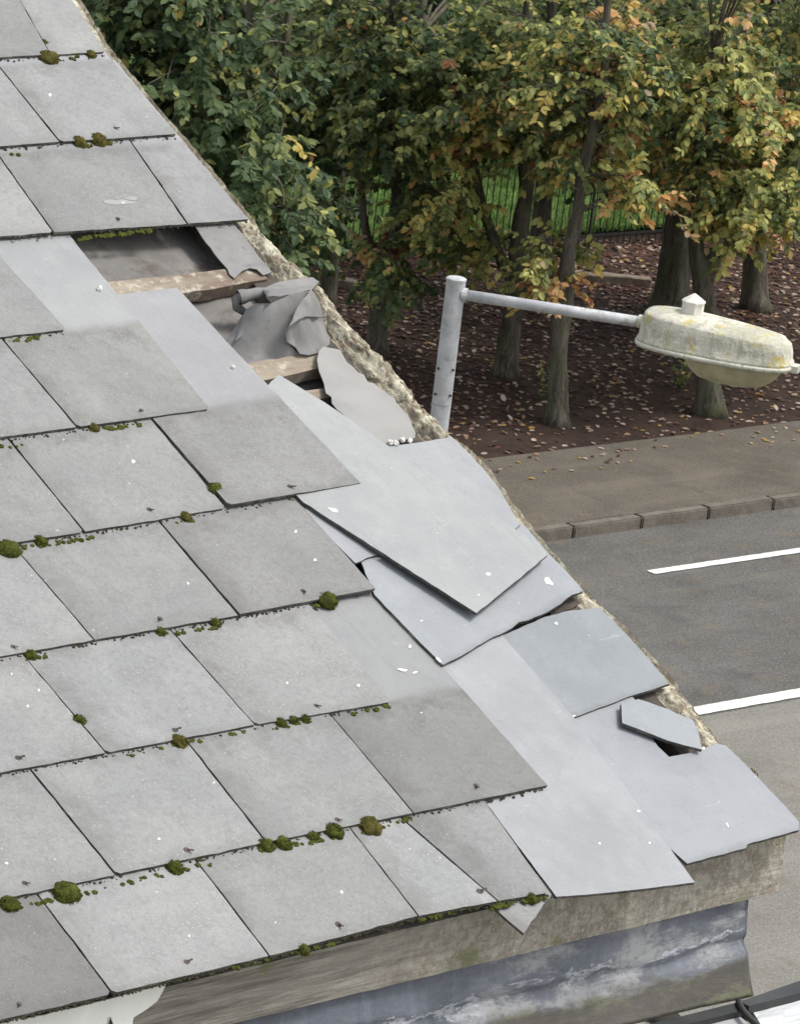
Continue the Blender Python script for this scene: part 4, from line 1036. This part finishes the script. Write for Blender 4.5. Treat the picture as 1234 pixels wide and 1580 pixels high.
PAL = {'dark': [.50, .38, .09, .02, .005, .003, .002, 0], 'green': [.20, .40, .27, .10, .02, .008, .002, 0], 'mid': [.10, .32, .34, .18, .035, .012, .006, .002],
       'auto': [.08, .24, .32, .25, .08, .02, .008, .004], 'orange': [.0, .02, .05, .10, .35, .42, .04, .04], 'yellow': [.02, .12, .28, .38, .16, .02, .0, .01]}
def to_px(p):
    q = Vector(p) - CAM; z = -q.dot(cz_); return CX + F_PX * q.dot(cx_) / z, CY - F_PX * q.dot(cy_) / z
def tree(base, stems, ells, label, Yc, leafsize=.094, pal='mid', name='tree', spec=(), per=22, nleaf=150, depth=1.3, far=False, upper=((0, 0, 0, 0, 0),)):
    bx, by = base; bp = ground(bx, by, .12); Yb = bp.y
    bp.z = gz(bp) - .03 if not far else .2
    root = empty(name, Matrix.Translation(bp), label=label, cat='tree', group='trees along the footway' if not far else 'trees beyond the railings')
    tb = MB(); nodes = []
    for st in stems:
        pts = []; rs = []
        for k, s in enumerate(st):
            yy = Yb + (s[3] if len(s) > 3 else 0)
            p = atY(s[0], s[1], yy)
            if k == 0 and s[1] == by: p = bp.copy()
            pts.append(p); rs.append(s[2] / 148.0)
        # smooth and densify
        P = []; Rr = []
        for k in range(len(pts) - 1):
            a, b_ = pts[k], pts[k+1]; pa = pts[k-1] if k else a; pn = pts[k+2] if k + 2 < len(pts) else b_
            n = max(2, int((b_ - a).length / .16))
            for j in range(n):
                t_ = j / n; t2, t3 = t_*t_, t_**3
                q = .5 * ((2*a) + (b_ - pa) * t_ + (2*pa - 5*a + 4*b_ - pn) * t2 + (-pa + 3*a - 3*b_ + pn) * t3)
                q = q + Vector((noise.noise(q * 2.0), noise.noise(q * 2.0 + Vector((9, 0, 0))), 0)) * .035 * min(1, (k + t_))
                P.append(q); Rr.append(rs[k] + (rs[k+1] - rs[k]) * t_)
        P.append(pts[-1]); Rr.append(rs[-1])
        if st is stems[0]:     # root flare
            for j in range(len(P)):
                hgt = P[j].z - bp.z
                if hgt < .35: Rr[j] *= 1 + .45 * (1 - hgt / .35) ** 2
        tb.tube(P, Rr, 14, wob=.28); nodes += [(p, r) for p, r in zip(P, Rr) if p.z > bp.z + 1.1]
    NP = np.array([list(p) for p, r in nodes]); NR = np.array([r for p, r in nodes])
    bb = MB(); pos = []; dr = []; nm = []; sz = []; mi = []
    allc = []
    for e in ells:
        ex, ey, rx, ry, n = e[:5]; pl = e[5] if len(e) > 5 else pal; dd = e[6] if len(e) > 6 else depth
        for _ in range(n):
            while True:
                a, b2, c2 = random.uniform(-1, 1), random.uniform(-1, 1), random.uniform(-1, 1)
                if a*a + b2*b2 + c2*c2 < 1: break
            allc.append((atY(ex + a * rx, ey + b2 * ry, Yc + c2 * dd), pl, 1.0 if n > 2 else .8))
    for cpos, pl, sc in allc:
        d2 = np.linalg.norm(NP - np.array(cpos), axis=1) + np.maximum(0, NP[:, 2] - cpos.z) * .8
        k = int(d2.argmin()); p0 = Vector(NP[k]); L = (cpos - p0).length
        midp = p0.lerp(cpos, .5) + Vector((random.gauss(0, .1), random.gauss(0, .1), abs(random.gauss(0, .10)) + .05 * L))
        P = []
        for j in range(8):
            t_ = j / 7; P.append((1-t_)**2 * p0 + 2*t_*(1-t_) * midp + t_**2 * cpos)
        r0_ = min(NR[k] * .5, .007 + .0075 * L)
        bb.tube(P, [r0_ * (1 - .75 * j / 7) for j in range(8)], 5, cap=False)
        outd = (cpos - p0).normalized()
        for s in range(5):
            if s == 0: sp = cpos; td = outd
            else:
                j = random.randint(3, 7); sp = P[j]; td = (outd * .6 + Vector((random.gauss(0, .8), random.gauss(0, .8), random.gauss(0, .45)))).normalized()
            tl = random.uniform(.28, .62) * sc; cur = sp.copy(); d = td.copy(); T_ = [cur.copy()]
            W = np.cumsum(PAL[pl])
            base_m = int(np.searchsorted(W / W[-1], random.random()))
            for q in range(6):
                d = (d + Vector((random.gauss(0, .13), random.gauss(0, .13), -.10 + random.gauss(0, .1)))).normalized(); cur = cur + d * tl / 6; T_.append(cur.copy())
            bb.tube(T_, [.0045 * (1 - .12 * q) for q in range(7)], 3, cap=False)
            side = d.cross(Vector((0, 0, 1))); side = side.normalized() if side.length > .01 else Vector((1, 0, 0))
            for q in range(per):
                f = random.uniform(.1, 1.05); ii = min(5, int(f * 6)); p = T_[ii].lerp(T_[ii+1], min(1, f * 6 - ii)); sgn = 1 if q % 2 else -1
                dv = d * random.uniform(.2, .9) + side * sgn * random.uniform(.5, 1.1) + Vector((random.gauss(0, .25), random.gauss(0, .25), random.gauss(-.45, .45)))
                nv = Vector((random.gauss(0, .42), random.gauss(-.55, .42), 1))
                pos.append(tuple(p)); dr.append(tuple(dv)); nm.append(tuple(nv)); sz.append(leafsize * random.uniform(.62, 1.25))
                if random.random() < .62: m_ = base_m
                else: m_ = int(np.searchsorted(W / W[-1], random.random()))
                mi.append(min(7, m_))
    tr = tb.build('trunk', BARK, parent=root, smooth=True)
    br = bb.build('branches', BARK, parent=root, smooth=True, kind='stuff')
    pos = np.array(pos); dr = np.array(dr); nm = np.array(nm); sz = np.array(sz); mi = np.array(mi)
    # the nearest leaves in view are objects of their own
    dist = pos[:, 1] - 0.12 * sz / leafsize; sel = np.zeros(len(pos), bool); cnt = 0
    for i in np.argsort(dist):
        x, y = to_px(pos[i])
        if 120 < x < 1230 and 4 < y < 600:
            sel[i] = True; cnt += 1
            if cnt >= nleaf: break
    V, Fc = leaf_cloud(pos[~sel], dr[~sel], nm[~sel], sz[~sel])
    fast_mesh('crown', V, Fc, LM, np.repeat(mi[~sel], 6), parent=root, kind='stuff')
    for i in np.nonzero(sel)[0]:
        d = Vector(dr[i]).normalized(); s_ = d.cross(Vector(nm[i])).normalized(); n = s_.cross(d)
        Mx = Matrix((s_, d, n)).transposed().to_4x4() @ Matrix.Scale(sz[i], 4); Mx.translation = Vector(pos[i])
        inst('leaf', leaf_me[mi[i]], Mx, root)
    return root, len(pos)

tot = 0
def TT(*a, **k):
    global tot
    r, n = tree(*a, **k); tot += n
TT((300,640), [[(300,640,22),(305,500,18),(300,330,15),(290,100,12),(280,-200,7)], [(303,450,12),(360,330,9),(420,180,7),(450,0,5)]],
   [(250,90,150,170,70),(350,240,120,120,50),(420,330,80,75,26),(330,90,120,120,40),(200,-40,140,90,26),(300,-260,200,160,9)], 'dark green broadleaf tree nearest the roof verge, big glossy leaves, no autumn colour', 43.4, leafsize=.112, pal='dark', per=18, name='tree')
TT((505,470), [[(505,470,15),(512,380,12),(520,300,11),(522,150,9),(530,-100,6)], [(515,340,9),(470,260,7),(440,120,5)]],
   [(460,160,120,140,60,'dark'),(520,80,110,130,40,'green'),(490,330,60,50,11,'dark'),(480,-150,140,160,9)], 'green tree with a slim straight trunk between the dark tree and the single-stemmed one', 48.5, pal='green')
TT((580,545), [[(580,545,19),(584,490,16),(588,440,15),(604,380,11),(612,300,10),(604,150,9),(612,-60,7)], [(588,440,11),(575,400,8),(560,330,6),(555,230,5)]],
   [(570,100,120,130,58),(600,240,75,70,14),(590,425,46,30,10),(655,370,30,50,5),(580,372,18,20,2,'orange'),(600,-180,150,150,9)], 'slender tree with one orange leaf tuft above its fork, left of the lamp post', 47.2, pal='green')
TT((780,578), [[(780,578,18),(788,500,17),(798,420,16),(803,350,14),(812,280,12),(802,150,10),(815,0,8),(822,-180,5)], [(796,440,12),(768,392,10),(750,335,8),(730,250,6),(700,140,5)]],
   [(715,115,120,120,54),(675,300,55,70,13,'yellow'),(735,385,30,26,5,'yellow'),(800,225,80,35,10),(715,185,40,45,7,'orange'),(770,200,55,40,6,'orange'),(790,160,30,30,3,'orange'),(860,205,35,30,4,'orange'),(700,385,40,40,7,'mid'),(750,-180,150,150,9)], 'tree with a mossy trunk crossing behind the lamp arm near the post', 47.0, pal='mid')
TT((820,468), [[(820,468,24),(828,400,21),(834,330,17),(840,250,14),(850,100,10),(850,-100,6)]],
   [(830,110,150,100,36),(830,0,140,90,18),(840,-160,150,120,6)], 'darker tree standing close behind the mossy trunk, farther from the road', 51.2, pal='green')
TT((860,652), [[(860,652,17),(862,560,15),(866,470,16),(876,400,12),(890,330,9),(905,240,8),(930,120,6),(940,-60,5)], [(867,470,10),(852,440,9),(840,400,6),(836,360,5)]],
   [(900,110,120,130,60),(852,402,36,34,8,'yellow'),(858,420,22,20,3,'orange'),(935,265,80,30,9,'yellow'),(985,300,36,20,3,'orange'),(930,195,35,35,5,'orange'),(960,85,30,30,4,'orange'),(1005,35,35,25,3,'orange'),(900,-180,150,150,9)], 'thin tree nearest the footway, its base at the pavement edge left of the lantern', 46.0, pal='auto')
TT((1033,480), [[(1033,480,32),(1042,400,27),(1050,320,26),(1058,240,23),(1062,150,18),(1070,0,13),(1075,-180,8)]],
   [(1040,110,130,130,60),(1000,265,66,42,10,'yellow'),(1040,-180,150,150,9)], 'thick dark-barked tree, stoutest trunk, behind the lantern photocell', 49.8, pal='auto')
TT((1095,634), [[(1095,634,23),(1093,560,18),(1088,490,18),(1085,430,17),(1074,370,11),(1068,300,9),(1080,200,7),(1100,80,5)], [(1085,440,14),(1108,400,13),(1142,362,10),(1190,300,8),(1240,230,6),(1290,140,4)], [(1086,430,8),(1100,380,6),(1098,325,4)]],
   [(1130,290,70,62,24,'yellow'),(1200,240,75,80,24),(1190,320,60,34,15,'yellow'),(1125,350,30,34,5,'yellow'),(1120,372,14,16,2,'orange'),(1135,130,26,20,3,'orange'),(1165,145,24,18,3,'orange'),(1120,120,90,110,40),(1190,180,60,40,3,'orange'),(1150,-170,150,140,9)], 'forked pale-barked tree rising from behind the lantern bowl', 46.6, pal='auto')
TT((1164,474), [[(1164,474,22),(1164,400,20),(1168,335,19),(1176,250,17),(1185,150,14),(1195,0,11),(1200,-180,7)], [(1180,220,9),(1220,120,7),(1250,20,5)]],
   [(1180,90,120,120,56),(1260,200,90,140,40),(1190,190,40,30,4,'orange'),(1200,-180,150,130,9)], 'straight grey-trunked tree standing at the right in deep leaf litter', 49.8, pal='auto')
TT((1330,560), [[(1330,560,20),(1335,400,17),(1330,200,13),(1320,-50,8)]],
   [(1330,100,130,200,50),(1310,300,80,70,16,'yellow'),(1300,-160,140,130,20)], 'tree at the right frame edge with only its leaves in view', 47.5, pal='auto', nleaf=60)
for i, (x, Yt, lb_) in enumerate([(640, 60, 'leafy tree beyond the railings, half hidden left of the mossy trunk'), (930, 61, 'leafy tree beyond the railings behind the thin footway tree'), (1210, 60, 'leafy tree beyond the railings at the far right'), (380, 59, 'leafy tree beyond the railings hidden behind the dark green tree')]):
    TT((x, 300), [[(x,300,20),(x+5,200,16),(x+10,50,12),(x,-150,8)]], [(x,20,190,90,50,'green' if i % 2 else 'dark',2.2),(x,-120,200,130,14,'green',2.2)], lb_, Yt, leafsize=.12, pal='green', far=True, nleaf=0, per=15)
print('leaves', tot)

# low shoots and saplings in the litter
def shrub(px, py, hgt, n, lab, pals='yellow', Y=None):
    p = ground(px, py, .1); p.z = gz(p)
    root = empty('shrub', Matrix.Translation(p), label=lab, cat='shrub', group='small shoots in the leaf litter'); bb = MB(); pos=[];dr=[];nm=[];sz=[];mi=[]
    W = np.cumsum(PAL[pals])
    for s in range(n):
        a = random.uniform(0, 2*pi); cur = p.copy(); d = Vector((cos(a) * .35, sin(a) * .35, 1)).normalized(); T_ = [cur.copy()]
        for q in range(6): d = (d + Vector((random.gauss(0,.16), random.gauss(0,.16), 0))).normalized(); cur = cur + d * hgt * random.uniform(.7, 1.1) / 6; T_.append(cur.copy())
        bb.tube(T_, [.007 * (1 - .12 * q) for q in range(7)], 4, cap=False)
        for q in range(12):
            f = random.uniform(.25, 1); ii = min(5, int(f*6)); pos.append(tuple(T_[ii])); dr.append((random.gauss(0,1), random.gauss(0,1), random.gauss(0,.5))); nm.append((random.gauss(0,.4), random.gauss(0,.4), 1)); sz.append(random.uniform(.04, .075)); mi.append(min(7, int(np.searchsorted(W / W[-1], random.random()))))
    bb.build('stems', BARK, parent=root, smooth=True)
    V, Fc = leaf_cloud(np.array(pos), np.array(dr), np.array(nm), np.array(sz)); fast_mesh('foliage', V, Fc, LM, np.repeat(mi, 6), parent=root, kind='stuff')
shrub(835, 620, .55, 6, 'thin yellow-leaved shoots left of the tree base at the pavement edge')
shrub(1045, 605, .5, 9, 'dark twiggy shoots against the forked tree base under the lantern', 'mid')
shrub(1190, 400, .4, 7, 'brown twigs in the deep litter at the far right', 'orange')

# ---- hedge closing the lawn
hz = empty('hedge', MF @ Matrix.Translation((0, 13.5, .2)), label='dark hedge across the far side of the lawn, behind the trees', cat='hedge')
n = 42000; P0 = np.stack([rng.uniform(-20, 14, n), 13.5 + rng.normal(0, .45, n), rng.uniform(.2, 4.6, n)], 1)
R3 = np.array(MF.to_3x3()); P0 = P0 @ R3.T + np.array(MF.translation)
V, Fc = leaf_cloud(P0, rng.normal(0, 1, (n, 3)) + [0, 0, -.3], rng.normal(0, .5, (n, 3)) + [0, -.6, 1], rng.uniform(.09, .17, n))
fast_mesh('hedge_foliage', V, Fc, LM, np.repeat(rng.choice([0, 0, 1, 1, 2, 3], n), 6), parent=hz, kind='stuff')
b = MB()
for i in range(38):
    x = -20 + i * .9 + random.uniform(-.3, .3); b.tube([(x, 13.7, .1), (x + random.uniform(-.2, .2), 13.7, 2.2), (x + random.uniform(-.4, .4), 13.8, 4.2)], [.09, .06, .03], 7)
b.build('hedge_stems', BARK, M=MF, parent=hz, smooth=True, kind='stuff')
# ---- fallen leaves
N = 92000
xs_ = rng.uniform(-14, 26, N); s_far = sB + 13.5
ys_ = sB + rng.uniform(0, 1, N) * 13.5
# world crop: keep what lies in front of the railings and in the visible wedge
pw = xs_[:, None] * 0 + 0
center = RC(ground(850, 600))[0]
xs_ = center + rng.uniform(-13, 9, N)
W3 = np.outer(xs_, np.array(rr_)) + np.outer(ys_, np.array(rp_))
inF = (W3 - np.array(MF.translation)) @ np.array(Vector((-fdir.y, fdir.x, 0)))
keep = inF < .2; W3 = W3[keep]; xs_ = xs_[keep]; ys_ = ys_[keep]
W3[:, 2] = [soil_z(x, y) + .006 for x, y in zip(xs_, ys_)]
n = len(W3); W3[:, 2] += rng.uniform(0, .012, n)
d = rng.normal(0, 1, (n, 3)); d[:, 2] *= .12; nn = rng.normal(0, .18, (n, 3)); nn[:, 2] = 1
size = rng.uniform(.045, .098, n)
pale = rng.uniform(0, 1, n); patch = np.array([noise.noise(Vector((x * .8, y * .8, 9))) for x, y in zip(xs_, ys_)])
mi = np.where(pale < .52, 0, np.where(pale < .80, 1, np.where(pale < .91, 2, np.where(pale < .978, 3, 4))))
mi = np.where((patch > .15) & (mi == 0) & (rng.uniform(0, 1, n) < .5), 1, mi)
pc = np.array([noise.noise(Vector((x * .55, y * .55, 19))) for x, y in zip(xs_, ys_)]); mi = np.where((mi >= 2) & (pc < rng.uniform(-.9, .05, n)), 0, mi)
near_edge = (ys_ - sB) < .9
mi_keep = ~((mi <= 1) & (rng.uniform(0, 1, n) < np.clip(1.0 - (ys_ - sB) / 6.5, .12, .92))) & ~(near_edge & (rng.uniform(0, 1, n) < .4))
V, Fc = leaf_cloud(W3[mi_keep], d[mi_keep], nn[mi_keep], size[mi_keep], 1.1)
fast_mesh('fallen_leaves', V, Fc, LITTER, np.repeat(mi[mi_keep], 6), kind='stuff')
# a few leaves on the footway, kerb and road
n = 130; xs_ = center + rng.uniform(-6, 6, n); ys_ = sB - np.abs(rng.normal(0, .38, n)); ys_ = np.maximum(ys_, sK + .02)
W3 = np.outer(xs_, np.array(rr_)) + np.outer(ys_, np.array(rp_)); W3[:, 2] = .126
d = rng.normal(0, 1, (n, 3)); d[:, 2] *= .05; nn = rng.normal(0, .15, (n, 3)); nn[:, 2] = 1
V, Fc = leaf_cloud(W3, d, nn, rng.uniform(.05, .085, n), 1.1); fast_mesh('scattered_leaves', V, Fc, LITTER, np.repeat(rng.choice([0, 2, 3, 3, 4], n), 6), kind='stuff')
# ---- grass blades beyond the railings
n = 90000; xs_ = rng.uniform(-17, 13, n); ys_ = .1 + rng.uniform(0, 1, n) ** 1.3 * 12
P0 = np.stack([xs_, ys_, np.full(n, .24)], 1); a = rng.uniform(0, 2*pi, n); hgt = rng.uniform(.06, .15, n); w = .008
sd_ = np.stack([np.cos(a), np.sin(a), np.zeros(n)], 1) * w; tip = P0 + np.stack([rng.normal(0, .03, n), rng.normal(0, .03, n), hgt], 1)
V = np.stack([P0 - sd_, P0 + sd_, tip], 1).reshape(-1, 3)
G1 = leafmat('grass_blade', (.075, .16, .025), (.11, .20, .04)); G2 = leafmat('grass_blade_pale', (.14, .20, .05), (.18, .24, .07))
fast_mesh('grass', V, np.arange(3 * n).reshape(-1, 3), [G1, G2], (rng.uniform(0, 1, n) < .3).astype(int), M=MF, kind='stuff')
